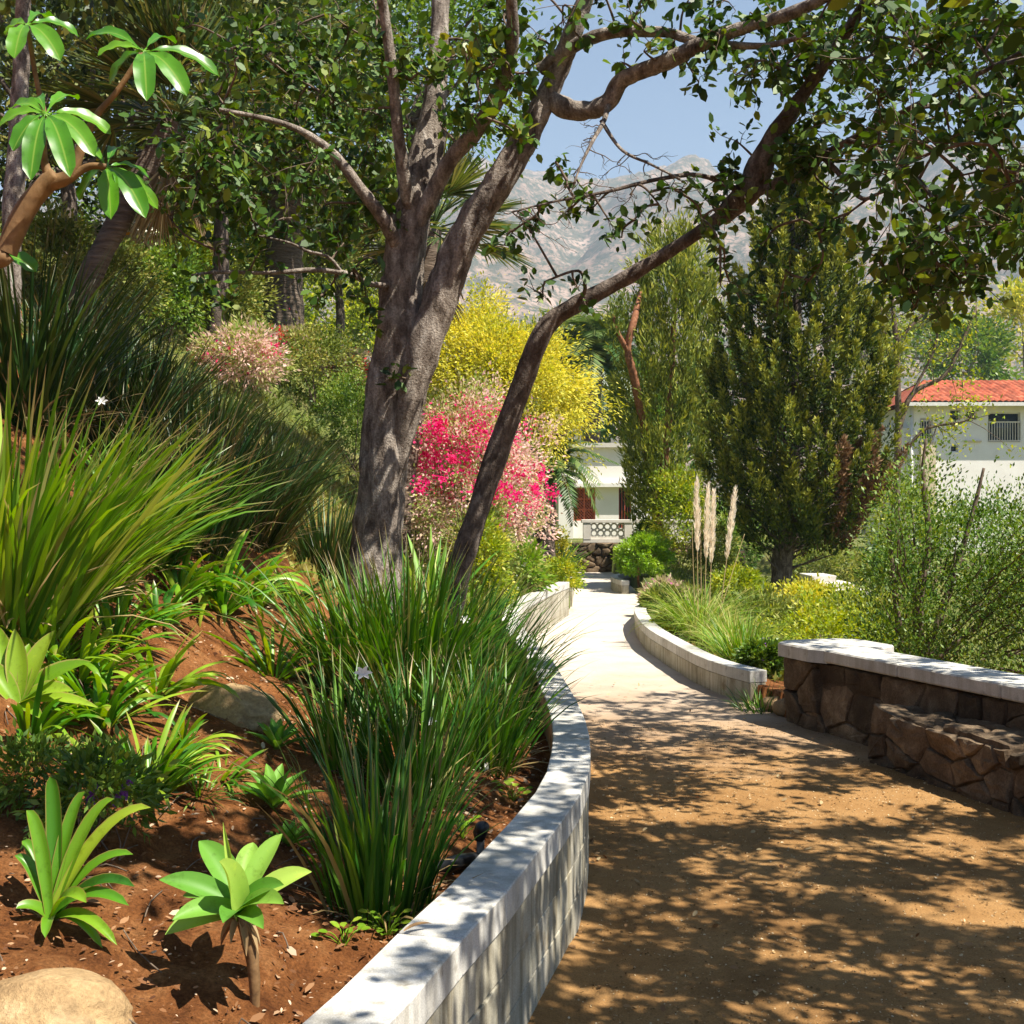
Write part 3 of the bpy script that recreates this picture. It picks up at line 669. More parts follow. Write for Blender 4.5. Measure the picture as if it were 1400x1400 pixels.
for fx in (x0, (x0 + x1) / 2 - .03, x1 - .06): box(g, fx, fx + .06, D + .04, D + .12, z0, z1)
for fz in np.linspace(z0, z1 - .05, 4): box(g, x0 + .061, (x0 + x1) / 2 - .031, D + .05, D + .11, fz, fz + .05); box(g, (x0 + x1) / 2 + .031, x1 - .061, D + .05, D + .11, fz, fz + .05)
for k in range(-8, 16):
    for s_ in (1, -1):
        a = np.array([x0 + k * .1, D + .075 + s_ * .008, z0]); 
        pts = []
        for q in np.linspace(0, 1, 24):
            xx = (x0 + k * .1 + q * (z1 - z0)) if s_ > 0 else (x1 - k * .1 - q * (z1 - z0)); zz = z0 + q * (z1 - z0)
            if x0 <= xx <= x1: pts.append((xx, D + .075 + s_ * .01, zz))
        if len(pts) > 2: tube(g, pts, .016, 4)
win = g.build('lattice_window', M['grille'], root, loc, smooth=False)
m_ = MB(); box(m_, x0, x1, D + .2, D + .22, z0, z1); m_.build('pane', M['dark'], win, loc)
m_ = MB(); x0, x1, z0, z1 = ops[1]; box(m_, x0, x1, D + .15, D + .2, z0, z1); dr = m_.build('door', M['dark'], root, loc)
m_ = MB()
for fx in np.linspace(x0, x1 - .04, 5): box(m_, fx, fx + .03, D + .08, D + .11, z0, z1)
m_.build('door_grille', M['grille'], dr, loc)
# stone terrace wall + pierced balustrade
D = 32.0
tw = MB(); X0, X1 = 1.35, 6.2
rubble(tw, (X0, D - .1), (X1, D - .1), -.1, .78, -1, 71, (.16, .26), (.2, .5), .07); box(tw, X0, X1, D - .07, D + .4, -.1, .775, .3)
tag(tw.build('terrace_wall', M['stone']), 'dark rough stone retaining wall below the pierced balustrade', 'wall')
root = thing('balustrade', 'pale pierced block balustrade standing on the dark stone wall', 'balustrade', (3.5, D, .78)); loc = np.array([3.5, D, .78])
m_ = MB(); box(m_, 1.9, 5.6, D - .12, D + .1, .785, .87); m_.build('plinth', M['concrete_far'], root, loc, smooth=False)
m_ = MB(); box(m_, 1.85, 5.65, D - .15, D + .13, 1.31, 1.40, ch=.01); m_.build('top_rail', M['concrete_far'], root, loc, smooth=False)
for x in (1.9, 3.0, 4.2, 5.4):
    m_ = MB(); box(m_, x, x + .2, D - .13, D + .11, .872, 1.308); m_.build('post', M['concrete_far'], root, loc, smooth=False)
for x in (2.1, 3.2, 4.4):
    m_ = MB(); wdt = (.9 if x == 2.1 else 1.0)
    box(m_, x + .001, x + wdt - .001, D - .04, D + .02, .873, .93)
    nx = 5
    for k in range(nx):
        for q in range(2):
            cx = x + (k + .5) * wdt / nx; cz = 1.03 + q * .18; r_ = .085
            an = np.linspace(0, 2 * np.pi, 13); tube(m_, np.stack([cx + r_ * np.cos(an), 0 * an + D - .01, cz + r_ * np.sin(an)], -1), .026, 5, cap=False)
    m_.build('pierced_panel', M['concrete_far'], root, loc, smooth=False)
# red roofed house on the right
D = 60.0
hx0, hx1 = pxx(1249, D), pxx(1520, D); ez = pzz(553, D)
root = thing('tiled_house', 'two storey white house with red tiled roof behind the trees', 'house', (24, D, -1)); loc = np.array([24, D, -1])
ops = [(pxx(1258, D), pxx(1275, D), pzz(602, D), pzz(572, D)), (pxx(1299, D), pxx(1313, D), pzz(575, D), pzz(560, D)), (pxx(1321, D), pxx(1335, D), pzz(574, D), pzz(560, D)),
       (pxx(1351, D), pxx(1395, D), pzz(604, D), pzz(564, D)), (pxx(1300, D), pxx(1310, D), pzz(618, D), pzz(609, D)), (pxx(1420, D), pxx(1445, D), pzz(604, D), pzz(566, D))]
m_ = MB(); wall_open(m_, hx0, hx1, -2, ez, D, .35, ops)
box(m_, hx0, hx0 + .35, D + .351, D + 8, -2, ez); box(m_, hx1 - .35, hx1, D + .351, D + 8, -2, ez); box(m_, hx0 + .36, hx1 - .36, D + 7.6, D + 8, -2, ez)
box(m_, hx0 + .36, hx1 - .36, D + 1.6, D + 1.7, 2, ez - .01)
m_.build('wall', M['plaster'], root, loc, smooth=False)
m_ = MB(); box(m_, hx0 + .3, pxx(1277, D), D - .25, D - .003, -2, pzz(604, D)); m_.build('lower_bay', M['beige'], root, loc, smooth=False)
m_ = MB(); box(m_, pxx(1226, D), hx0 - .003, D + .6, D + 5, -2, pzz(584, D)); m_.build('side_wing', M['plaster'], root, loc, smooth=False)
m_ = MB(); tile_roof(m_, hx0 - .7, hx1 + .7, D - .8, ez + .02, D + 4, pzz(521, D + 4), 2.6); tile_roof(m_, hx0 - .7, hx1 + .7, D + 8.8, ez + .02, D + 4.0, pzz(521, D + 4), 2.6)
for xx, sg in ((hx0 - .7, 1), (hx1 + .7, -1)):
    m_.add(np.array([(xx, D - .8, ez + .05), (xx + 2.6 * sg, D + 4, pzz(521, D + 4)), (xx, D + 8.8, ez + .05)]), np.array([[0, 1, 2]]), .4)
m_.build('roof', M['rooftile'], root, loc)
m_ = MB(); box(m_, hx0 - .6, hx1 + .6, D - .86, D - .78, ez - .14, ez + .04); box(m_, hx0 - .6, hx1 + .6, D - .77, D - .003, ez - .06, ez - .03); m_.build('eave_board', M['ironwhite'], root, loc, smooth=False)
m_ = MB(); tube(m_, [(hx0 - .12, D - .1, -2), (hx0 - .12, D - .1, ez - .1)], .07, 8); m_.build('downpipe', M['ironwhite'], root, loc)
for k, (x0, x1, z0, z1) in enumerate(ops):
    m_ = MB(); box(m_, x0, x1, D + .22, D + .25, z0, z1)
    wn = m_.build('window', M['glass'], root, loc)
    m_ = MB(); f_ = .05
    box(m_, x0, x0 + f_, D + .12, D + .21, z0, z1); box(m_, x1 - f_, x1, D + .12, D + .21, z0, z1); box(m_, x0 + f_, x1 - f_, D + .12, D + .21, z1 - f_, z1); box(m_, x0 + f_, x1 - f_, D + .12, D + .21, z0, z0 + f_)
    m_.build('frame', M['ironwhite'], wn, loc, smooth=False)
    if z1 - z0 > 1:
        m_ = MB(); box(m_, x0, x1, D - .08, D - .03, z0 + .95, z0 + 1.02); box(m_, x0, x1, D - .08, D - .03, z0 + .02, z0 + .08)
        for fx in np.arange(x0 + .02, x1 - .02, .13): box(m_, fx, fx + .035, D - .07, D - .04, z0 + .08, z0 + .95)
        m_.build('balcony_railing', M['rail'], root, loc, smooth=False)
m_ = MB(); box(m_, pxx(1318, D), pxx(1341, D), D - .12, D - .003, pzz(604.5, D), pzz(602.5, D)); m_.build('wall_ledge', M['beige'], root, loc, smooth=False)
# pale steps in the lower garden
D = 27.0
m_ = MB()
for k in range(3): box(m_, pxx(1128, D) - k * .05, pxx(1172, D) + .35 - k * .3, D + k * .4, D + 2.0, -.4 + k * .15 - .15, -.06 + k * .15, rng.random(), .01)
o = m_.build('garden_steps', M['concrete_far'], smooth=False); o.location.z = -.12
tag(o, 'low pale stone steps in the lower garden beyond the parapet', 'steps')

# ------------------------------------------------------------------ vegetation builders
def crown(mb, c, r, ncl, per, size, tpl=DIAM, spread=.28, up=.5, inner=.55, wid=1.0, droop=0.0, var=None, seed=None, low=-.75, flat=1.0):
    """a lumpy crown: leaf clumps spread through an ellipsoid shell"""
    c, r = np.asarray(c, float), np.asarray(r, float)
    d = rdir(ncl); d[:, 2] = np.where(d[:, 2] < low, -d[:, 2], d[:, 2])
    rad = rng.uniform(inner, 1.0, ncl) ** .6 * (1 + .18 * rng.normal(size=ncl))
    cc = c + d * rad[:, None] * r
    rs = spread * r.mean() * rng.uniform(.6, 1.35, ncl)
    m = ncl * per
    ci = np.repeat(np.arange(ncl), per)
    off = rng.normal(size=(m, 3)) * .55; off[:, 2] *= flat
    p = cc[ci] + off * rs[ci][:, None]
    out = nrm(off * .7 + d[ci] * .8 + rng.normal(size=(m, 3)) * .5)
    dd = out.copy(); dd[:, 2] -= droop; n = nrm(out + rng.normal(size=(m, 3)) * .6 + np.array([0, 0, up]))
    cv = rng.random(ncl)
    v = np.clip(cv[ci] * .6 + rng.random(m) * .5 - .05, 0, 1) if var is None else var
    leaves(mb, p, nrm(dd), n, size * rng.uniform(.7, 1.3, m), tpl, v, wid)
    return cc
def limbs(mb, base, ccs, r0, n=14, seed=0, bend=.2, sides=5):
    base = np.asarray(base, float); idx = rng.permutation(len(ccs))[:n]
    for i in idx:
        e = np.asarray(ccs[i]); L = np.linalg.norm(e - base); mid = (base + e) / 2 + rng.normal(size=3) * bend * L * .5; mid[2] -= .05 * L
        q = smooth([base, mid, e], 10); tube(mb, q, np.linspace(r0, r0 * .12, 10), sides, .15, seed + int(i))
def shrub(label, base, r, h, mat, ncl=40, per=40, size=.05, tpl=DIAM, cat='shrub', group=None, flowers=None, name='shrub', lift=.5, stems=6, stemmat='twig', stemr=.012, **k):
    base = np.asarray(base, float); root = thing(name, label, cat, tuple(base), group)
    m_ = MB(); c = np.array([0, 0, h * lift]); rv = np.array([r, r, h * (1 - lift * .15) * .5])
    cc = crown(m_, c, rv, ncl, per, size, tpl, **k)
    s_ = MB()
    for i in rng.permutation(len(cc))[:stems]: tube(s_, smooth([(rng.normal() * .04, rng.normal() * .04, -.05), cc[i] * .5 + rng.normal(size=3) * .04, cc[i]], 6), np.linspace(stemr, stemr * .3, 6), 4)
    s_.build('stem', M[stemmat], root)
    m_.build('foliage', M[mat], root)
    if flowers:
        fm, fn, fs, fc = flowers; f_ = MB()
        d = rdir(fc); d[:, 2] = np.abs(d[:, 2]) * .9 - .2
        ctr = c + d * rv * rng.uniform(.72, 1.22, (fc, 1)); ci = np.repeat(np.arange(fc), fn)
        p = ctr[ci] + rng.normal(size=(fc * fn, 3)) * (fs * rng.uniform(.7, 2.6, fc))[ci][:, None]
        leaves(f_, p, rdir(fc * fn), nrm(d[ci] + rng.normal(size=(fc * fn, 3)) * .5), fs * rng.uniform(.7, 1.3, fc * fn), DIAM, None, 1.5)
        f_.build('blossom', M[fm], root)
    return root
def clump_mesh(n, hgt, spread, wid, mat_tilt=(0.05, .55), droop=(.1, .9), lean=(0, 0), br=.10, prof='sword', nseg=6, fold=.2, seed=0):
    r = np.random.default_rng(seed); m_ = MB()
    a = r.random(n) * 2 * np.pi; q = np.sqrt(r.random(n))
    base = np.stack([np.cos(a) * q * br, np.sin(a) * q * br, -.03 + 0 * a], -1)
    az = a + r.normal(size=n) * .5
    tilt = mat_tilt[0] + (mat_tilt[1] - mat_tilt[0]) * q ** .8 * r.uniform(.5, 1.1, n) * spread
    dx = np.sin(tilt) * np.cos(az) + lean[0]; dy = np.sin(tilt) * np.sin(az) + lean[1]; dz = np.cos(tilt)
    az = np.arctan2(dy, dx); tilt = np.arctan2(np.hypot(dx, dy), dz)
    L = hgt * r.uniform(.62, 1.12, n); dr = r.uniform(*droop, n) * (0.5 + q)
    blades(m_, base, az, tilt, L, wid * r.uniform(.7, 1.25, n), dr, nseg, 1.8, fold, prof, var=np.clip(r.random(n) * 1.0, 0, 1))
    if prof == 'sword' and hgt > .4:                     # dry thatch and a few bent, broken blades round the base
        k = n // 5; a2 = r.random(k) * 2 * np.pi
        b2 = np.stack([np.cos(a2) * br * r.random(k), np.sin(a2) * br * r.random(k), .0 * a2], -1)
        blades(m_, b2, a2, r.uniform(.7, 1.25, k), hgt * r.uniform(.2, .6, k), wid * r.uniform(.5, 1, k), r.uniform(.2, 1.3, k), 4, 1.5, fold, prof, var=np.full(k, 1.0))
    return m_
def tepal_flower(mb, c, r, n=6, mat=None):
    for k in range(n):
        a = k / n * 2 * np.pi + rng.random() * .2
        arc_leaf(mb, c, c + np.array([math.cos(a) * r, math.sin(a) * r * .35 - r * .35, math.sin(a) * r * .75 + r * .2]), r * .55, r * .12, nseg=4, var=rng.random(), toward=(0, -.8, .6))
def strappy(label, base, n, hgt, wid, mat, name='strap_leaf_plant', spread=1.3, droop=(.6, 1.8), prof='strap', tilt=(.1, .75), cat='plant', group=None, seed=0, nseg=8, br=.05, lean=(0, 0), fold=.16):
    m_ = clump_mesh(n, hgt, spread, wid, tilt, droop, lean, br, prof, nseg, fold, seed)
    o = m_.build(name, M[mat]); o.location = tuple(base); return tag(o, label, cat, group)

# ------------------------------------------------------------------ the big oak and the leaning oak
def px_poly(lst):
    return np.array([P(x, y, d) for x, y, d, h in lst]), np.array([h / F * d for x, y, d, h in lst])
def limb_tube(mb, lst, n, sides, rough, seed, freq=6):
    p, r = px_poly(lst); q = smooth(p, n); rr = np.interp(np.linspace(0, 1, n), np.linspace(0, 1, len(r)), r)
    tube(mb, q, rr, sides, rough, seed, freq=freq); return q
oak_nodes, lean_nodes = [], []
ob = G(-.93, 8.0); ob[2] -= .15
oak = thing('oak_tree', 'large forked rough barked tree rising from the bank beside the path', 'tree', tuple(ob))
tb = MB()
TR = lambda l, n, s, ro, sd: oak_nodes.append(limb_tube(tb, l, n, s, ro, sd))
TR([(506, 900, 8, 59.4), (510, 830, 8, 46.8), (514, 760, 8, 37.8), (520, 690, 8, 33.3), (526, 620, 8, 31.5), (534, 540, 8, 31.5), (545, 470, 8, 29.7), (547, 400, 8, 28), (551, 343, 8, 27), (567, 280, 8, 26.1), (582, 215, 8.05, 22.5), (594, 150, 8.1, 17.1), (600, 60, 8.2, 13.5), (608, -60, 8.3, 10.8), (640, -240, 8.2, 7.2)], 130, 26, .13, 1)
TR([(545, 640, 7.95, 10.8), (556, 560, 7.93, 20.1), (575, 490, 7.9, 23.2), (594, 430, 7.9, 22.4), (618, 365, 7.9, 21.7), (652, 295, 7.85, 21.7), (692, 232, 7.8, 19.4), (732, 162, 7.8, 17.0), (760, 100, 7.8, 15.5), (782, 50, 7.7, 13.9), (806, -20, 7.6, 11.6), (850, -150, 7.3, 8.5), (930, -330, 6.6, 5.4)], 110, 22, .13, 2)
TR([(560, 330, 7.95, 8), (586, 275, 7.9, 13), (617, 218, 7.8, 12), (650, 180, 7.7, 11), (680, 130, 7.5, 11), (700, 60, 7.3, 9), (690, -60, 7, 7), (640, -240, 6.4, 5)], 50, 12, .12, 3)
TR([(752, 135, 7.8, 12), (775, 148, 7.75, 15), (805, 151, 7.7, 14), (832, 138, 7.65, 13), (848, 112, 7.6, 12), (872, 99, 7.5, 11), (912, 84, 7.4, 11), (955, 62, 7.3, 10), (1005, 42, 7.2, 9), (1100, 10, 7, 8), (1220, -60, 6.7, 6), (1400, -190, 6.2, 4)], 80, 12, .12, 4)
TR([(738, 96, 7.8, 9), (775, 68, 7.7, 9), (830, 46, 7.5, 8), (905, 44, 7.4, 7), (962, 58, 7.3, 6), (1050, 62, 7.1, 4), (1120, 40, 6.9, 3)], 50, 8, .1, 5)
TR([(562, 300, 7.95, 10), (552, 240, 7.8, 9), (544, 180, 7.7, 8), (536, 100, 7.6, 8), (524, 10, 7.5, 7), (500, -120, 7.2, 5)], 40, 10, .1, 6)
TR([(540, 330, 7.9, 12), (526, 302, 7.8, 10), (498, 265, 7.7, 8), (450, 205, 7.6, 6), (390, 170, 7.5, 4), (300, 150, 7.3, 3)], 40, 8, .1, 7)
TR([(530, 390, 7.9, 5), (505, 388, 7.8, 4), (478, 375, 7.75, 4), (430, 369, 7.7, 3.4), (370, 373, 7.6, 3), (300, 372, 7.5, 2.4), (262, 376, 7.5, 1.5)], 36, 6, .08, 8)
TR([(470, 376, 7.75, 2.5), (450, 352, 7.7, 2.4), (420, 343, 7.7, 2.0), (390, 330, 7.6, 1.6), (330, 318, 7.6, 1.2)], 24, 5, .08, 9)
TR([(832, 140, 7.65, 5), (826, 165, 7.5, 4), (812, 190, 7.3, 3), (796, 222, 7.2, 2), (785, 250, 7.1, 1.4)], 24, 5, .08, 10)
TR([(822, 165, 7.5, 3), (850, 205, 7.4, 2.4), (890, 225, 7.3, 2), (930, 245, 7.2, 1.4)], 24, 5, .08, 11)
TR([(606, -40, 8.3, 9), (540, -160, 7.8, 7), (440, -260, 7.2, 5), (300, -400, 6.2, 3)], 30, 8, .1, 12)
tb.build('trunk', M['bark'], oak, ob)

lb = G(-.42, 8.45); lb[2] -= .15
lean = thing('oak_tree', 'slender dark trunk leaning right across the path with a leafy crown', 'tree', tuple(lb))
tb = MB()
TL = lambda l, n, s, ro, sd: lean_nodes.append(limb_tube(tb, l, n, s, ro, sd))
TL([(606, 880, 8.4, 23.6), (618, 810, 8.35, 19.9), (632, 762, 8.3, 16.8), (648, 715, 8.3, 15.5), (668, 655, 8.3, 15.5), (688, 595, 8.3, 15.0), (712, 530, 8.25, 14.3), (733, 472, 8.2, 13.7), (757, 436, 8.2, 12.4), (798, 411, 8.15, 11.2), (850, 383, 8.1, 10.6), (905, 350, 8.05, 9.9), (952, 320, 8, 9.3), (992, 292, 7.9, 9.9), (1022, 268, 7.8, 9.3), (1062, 250, 7.7, 6.8), (1105, 236, 7.6, 5.6), (1124, 214, 7.5, 5.0), (1165, 190, 7.3, 4.4), (1240, 150, 7, 3.7), (1360, 90, 6.6, 3.1), (1520, 10, 6.0, 2.2)], 150, 18, .09, 21)
TL([(985, 298, 7.9, 13), (1022, 262, 7.8, 19), (1040, 226, 7.75, 19), (1056, 190, 7.7, 13), (1090, 140, 7.6, 10), (1140, 70, 7.4, 9), (1200, -20, 7.1, 7), (1300, -160, 6.6, 5), (1500, -380, 5.4, 3)], 60, 12, .12, 22)
TL([(1126, 216, 7.5, 4), (1160, 250, 7.3, 4), (1180, 272, 7.1, 3), (1220, 262, 7, 2), (1290, 300, 6.7, 2)], 24, 5, .08, 23)
TL([(1160, 192, 7.3, 4), (1210, 210, 7, 4), (1260, 250, 6.7, 3), (1300, 320, 6.4, 2.5), (1310, 390, 6.2, 1.6)], 24, 5, .08, 24)
TL([(1200, -20, 7.1, 5), (1250, 60, 6.6, 4), (1330, 120, 6.2, 3), (1400, 220, 5.8, 2)], 24, 5, .08, 25)
TL([(1360, 90, 6.6, 4), (1480, 60, 5.6, 4), (1640, 0, 4.8, 3), (1900, -120, 4.0, 2)], 24, 5, .08, 26)
TL([(1240, 150, 7, 4), (1380, 120, 7.4, 3), (1560, 40, 7.8, 2)], 24, 5, .08, 27)
TL([(1020, 265, 7.8, 5), (960, 240, 7.6, 3.5), (900, 245, 7.4, 3), (830, 262, 7.3, 2.4), (760, 275, 7.2, 1.8), (700, 290, 7.1, 1.2)], 30, 5, .08, 28)
TL([(790, 414, 8.15, 4), (800, 395, 8.0, 3), (790, 370, 7.9, 2), (745, 385, 7.8, 1.4)], 16, 5, .08, 29)
tb.build('trunk', M['bark_dark'], lean, lb)
oak_pts = np.concatenate(oak_nodes); lean_pts = np.concatenate(lean_nodes)

def twig_clusters(twmb, lfmb, nodes, cents, rads, counts, size=.075, twr=.010, tpl=OVAL, twn=5):
    C0 = np.asarray(cents); order = np.argsort([((nodes - c) ** 2).sum(1).min() for c in C0])
    for oi in order:                                  # grow outwards: each spray hangs on the nearest branch so far
        c, r, n = C0[oi], rads[oi], counts[oi]
        j = np.argmin(((nodes - c) ** 2).sum(1) + rng.random(len(nodes)) * .05); a = nodes[j]
        L = np.linalg.norm(c - a); mid = (a + c) / 2 + rng.normal(size=3) * .10 * L + np.array([0, 0, .08 * L])
        q = smooth([a, mid, c], 8); tube(twmb, q, np.linspace(twr, twr * .45, 8), 5); nodes = np.concatenate([nodes, q[3:]])
        ng = max(3, n // 9)
        for g in range(ng):
            e = c + rng.normal(size=3) * r * .55
            s0 = q[rng.integers(4, 8)]
            tw = smooth([s0, (s0 + e) / 2 + rng.normal(size=3) * r * .12, e], 5)
            tube(twmb, tw, np.linspace(twr * .4, twr * .15, 5), 3, cap=False)
            k = max(3, int(n / ng)); ti = rng.integers(1, 5, k)
            p = tw[ti] + rng.normal(size=(k, 3)) * size * .35
            ax = nrm(tw[-1] - tw[0]); d = nrm(ax * .5 + rng.normal(size=(k, 3)) * .9 + np.array([0, 0, -.15]))
            nn = nrm(rng.normal(size=(k, 3)) * .75 + np.array([0.25, -.1, .8]))
            leaves(lfmb, p, d, nn, size * rng.uniform(.55, 1.3, k), tpl, np.clip(rng.random(k) * .8 + rng.normal() * .15 + .1, 0, 1))
def in_poly(pts, n, d0, d1):
    p = np.asarray(pts, float); lo, hi = p.min(0), p.max(0); out = []
    while len(out) < n:
        q = lo + rng.random(2) * (hi - lo); c = False; j = len(p) - 1
        for i in range(len(p)):
            if (p[i, 1] > q[1]) != (p[j, 1] > q[1]) and q[0] < (p[j, 0] - p[i, 0]) * (q[1] - p[i, 1]) / (p[j, 1] - p[i, 1]) + p[i, 0]: c = not c
            j = i
        if c: out.append(P(q[0], q[1], rng.uniform(d0, d1)))
    return out
# leaning oak: crown over the path
tw, lf = MB(), MB()
cl = []
def addr(poly, n, d0, d1, r, cnt):
    for c in in_poly(poly, n, d0, d1): cl.append((c, r * rng.uniform(.7, 1.3), int(cnt * rng.uniform(.6, 1.4))))
def addp(lst, d0, d1, r, cnt):
    for x, y in lst: cl.append((P(x, y, rng.uniform(d0, d1)), r, cnt))
addr([(1130, -20), (1420, -20), (1420, 330), (1340, 300), (1200, 240), (1130, 120)], 36, 5.6, 8.2, .30, 56)
addr([(1170, 240), (1420, 250), (1420, 330), (1340, 350), (1300, 430), (1240, 410), (1190, 350)], 16, 5.6, 7.6, .25, 52)
addr([(950, 190), (1110, 130), (1130, 240), (1050, 280), (985, 330), (975, 250)], 14, 7.3, 8.0, .20, 42)
addr([(980, 90), (1130, 20), (1150, 160), (1050, 180)], 11, 6.8, 7.8, .22, 45)
addp([(700, 318), (735, 300), (690, 335), (795, 268), (775, 290), (832, 300), (868, 300), (850, 325), (905, 285), (935, 262), (960, 300), (985, 335), (810, 285), (760, 225), (775, 245)], 7.1, 7.5, .10, 20)
addp([(730, 398), (742, 404), (792, 398), (800, 416), (716, 300)], 7.8, 8.0, .07, 14)
addp([(990, 362), (1012, 408), (1040, 345), (1075, 370), (1100, 390), (1150, 300), (1120, 320), (985, 390), (1090, 300), (1060, 420)], 7.0, 7.8, .13, 22)
addp([(1180, 345), (1210, 375), (1225, 340), (1270, 370), (1300, 350), (1275, 330), (1245, 400), (1335, 350), (1365, 310), (1250, 420), (1290, 415), (1320, 385), (1360, 340), (1385, 300)], 5.9, 6.6, .18, 45)
# high crown out over the right of the path and the bank: it throws the dappled shade
KX, KY = SD[0] / SD[2], SD[1] / SD[2]
def hidden(c, ok):
    if c[1] < .3: return True
    x, y = 700 + c[0] / c[1] * F, 700 - (c[2] - EYE) / c[1] * F; m = .3 / c[1] * F
    return x > 1400 + m or x < -m or y < -m or ok(x, y)
upper_right = lambda x, y: x > 1120 and y < 330
LIT = [(P(196, 100, 2.3), .34), (P(62, 190, 2.3), .34), (P(150, 260, 2.35), .28), (P(300, 1220, 2.65), .20), (P(90, 1170, 2.95), .22), (P(60, 920, 4.0), .32), (P(180, 950, 4.0), .25), (P(100, 620, 4.6), .60), (P(60, 760, 4.4), .45),
       (P(570, 800, 5.4), .42), (P(500, 1050, 3.1), .16), (P(300, 790, 5.4), .25), (P(520, 560, 8.0), .3), (P(80, 1360, 2.6), .15), (P(322, 965, 4.3), .16)]
def blocks(c, r_):
    S = np.array(SD)
    for T, tr_ in LIT:
        w_ = c - T; t_ = w_ @ S
        if t_ > 0 and np.linalg.norm(w_ - t_ * S) < tr_ + r_: return True
    return False
def shade(lst, n, gx, gy, zr, ok, r=(.22, .46), cnt=(50, 100), gz=0.0):
    k = 0
    for _ in range(n * 6):
        z = rng.uniform(*zr); g0 = np.array([rng.uniform(*gx), rng.uniform(*gy), gz]); c = g0 + np.array([KX, KY, 1]) * z
        if not hidden(c, ok) or blocks(c, .22): continue
        lst.append((c, rng.uniform(*r), int(rng.uniform(*cnt)))); k += 1
        if k >= n: break
shade(cl, 440, (-.5, 4.2), (1.2, 10.6), (2.9, 5.7), upper_right, (.15, .34), (55, 100))
shade(cl, 165, (.0, 2.6), (1.8, 6.2), (2.9, 5.7), upper_right, (.15, .34), (55, 100))
shade(cl, 80, (-1.9, -.3), (2.0, 6.0), (2.9, 5.4), upper_right, (.15, .32), (45, 85), .6)
twig_clusters(tw, lf, lean_pts, [c[0] for c in cl], [c[1] for c in cl], [c[2] for c in cl], .074)
tw.build('twigs', M['twig'], lean, lb); lf.build('crown', M['oak'], lean, lb)
# big oak: upper crown
tw, lf, lf2 = MB(), MB(), MB(); cl = []
addr([(590, -20), (800, -20), (800, 90), (650, 70)], 12, 7.2, 8.4, .16, 28)
addr([(800, -20), (1130, -20), (1130, 40), (960, 60), (850, 30)], 14, 6.8, 7.6, .20, 40)
addr([(905, 60), (1000, 60), (980, 110), (920, 120)], 5, 7.1, 7.5, .13, 22)
addp([(470, 332), (486, 366), (442, 402), (428, 420), (505, 440), (500, 405), (535, 300), (545, 515), (520, 360)], 7.6, 7.9, .09, 18)
addr([(185, 190), (340, 190), (330, 300), (230, 300)], 14, 7.0, 7.8, .24, 55)
addp([(300, 402), (318, 420), (270, 380), (345, 300), (300, 335), (350, 350)], 7.3, 7.6, .14, 30)
addr([(270, 60), (545, 40), (530, 320), (440, 340), (330, 310), (280, 250)], 62, 7.4, 9.8, .26, 62)
addr([(260, -20), (560, -20), (560, 120), (260, 120)], 20, 7.6, 9.6, .3, 60)
upper_left = lambda x, y: 270 < x < 560 and y < 300
shade(cl, 34, (-3.4, -1.3), (5.6, 8.2), (3.2, 5.6), upper_left, gz=1.6)
shade(cl, 16, (-2.6, -1.4), (4.4, 6.0), (3.4, 5.6), upper_left, gz=2.4)
shade(cl, 9, (-1.4, .0), (6.8, 8.6), (4.0, 6.4), upper_left, (.2, .4), (40, 80), .8)
twig_clusters(tw, lf, oak_pts, [c[0] for c in cl], [c[1] for c in cl], [c[2] for c in cl], .074)
cl = []
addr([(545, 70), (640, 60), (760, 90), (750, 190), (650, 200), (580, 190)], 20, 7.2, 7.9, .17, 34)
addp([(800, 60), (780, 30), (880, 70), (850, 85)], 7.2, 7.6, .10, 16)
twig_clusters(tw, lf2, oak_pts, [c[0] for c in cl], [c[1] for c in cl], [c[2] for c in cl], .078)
src_ = np.concatenate([oak_nodes[-3], oak_nodes[-2], lean_nodes[7][8:]])
for k in range(34):   # bare fine hanging twigs
    a = src_[rng.integers(0, len(src_))]; dr_ = np.array([rng.normal() * .8, rng.normal() * .4, rng.normal() * .35 - .55]); L = rng.uniform(.12, .42)
    q = smooth(np.cumsum(np.concatenate([[a], nrm(dr_ + rng.normal(size=(5, 3)) * .55) * L / 5]), 0), 16); tube(tw, q, np.linspace(.0042, .0012, 16), 4, cap=False)
    for j in range(3):
        c = q[rng.integers(5, 14)]; q2 = smooth(np.cumsum(np.concatenate([[c], nrm(dr_ + rng.normal(size=(3, 3)) * .9) * L / 9]), 0), 8); tube(tw, q2, np.linspace(.0022, .0008, 8), 3, cap=False)
tw.build('twigs', M['twig'], oak, ob); lf.build('crown', M['oak'], oak, ob); lf2.build('sunlit_sprays', M['oak_sunlit'], oak, ob)

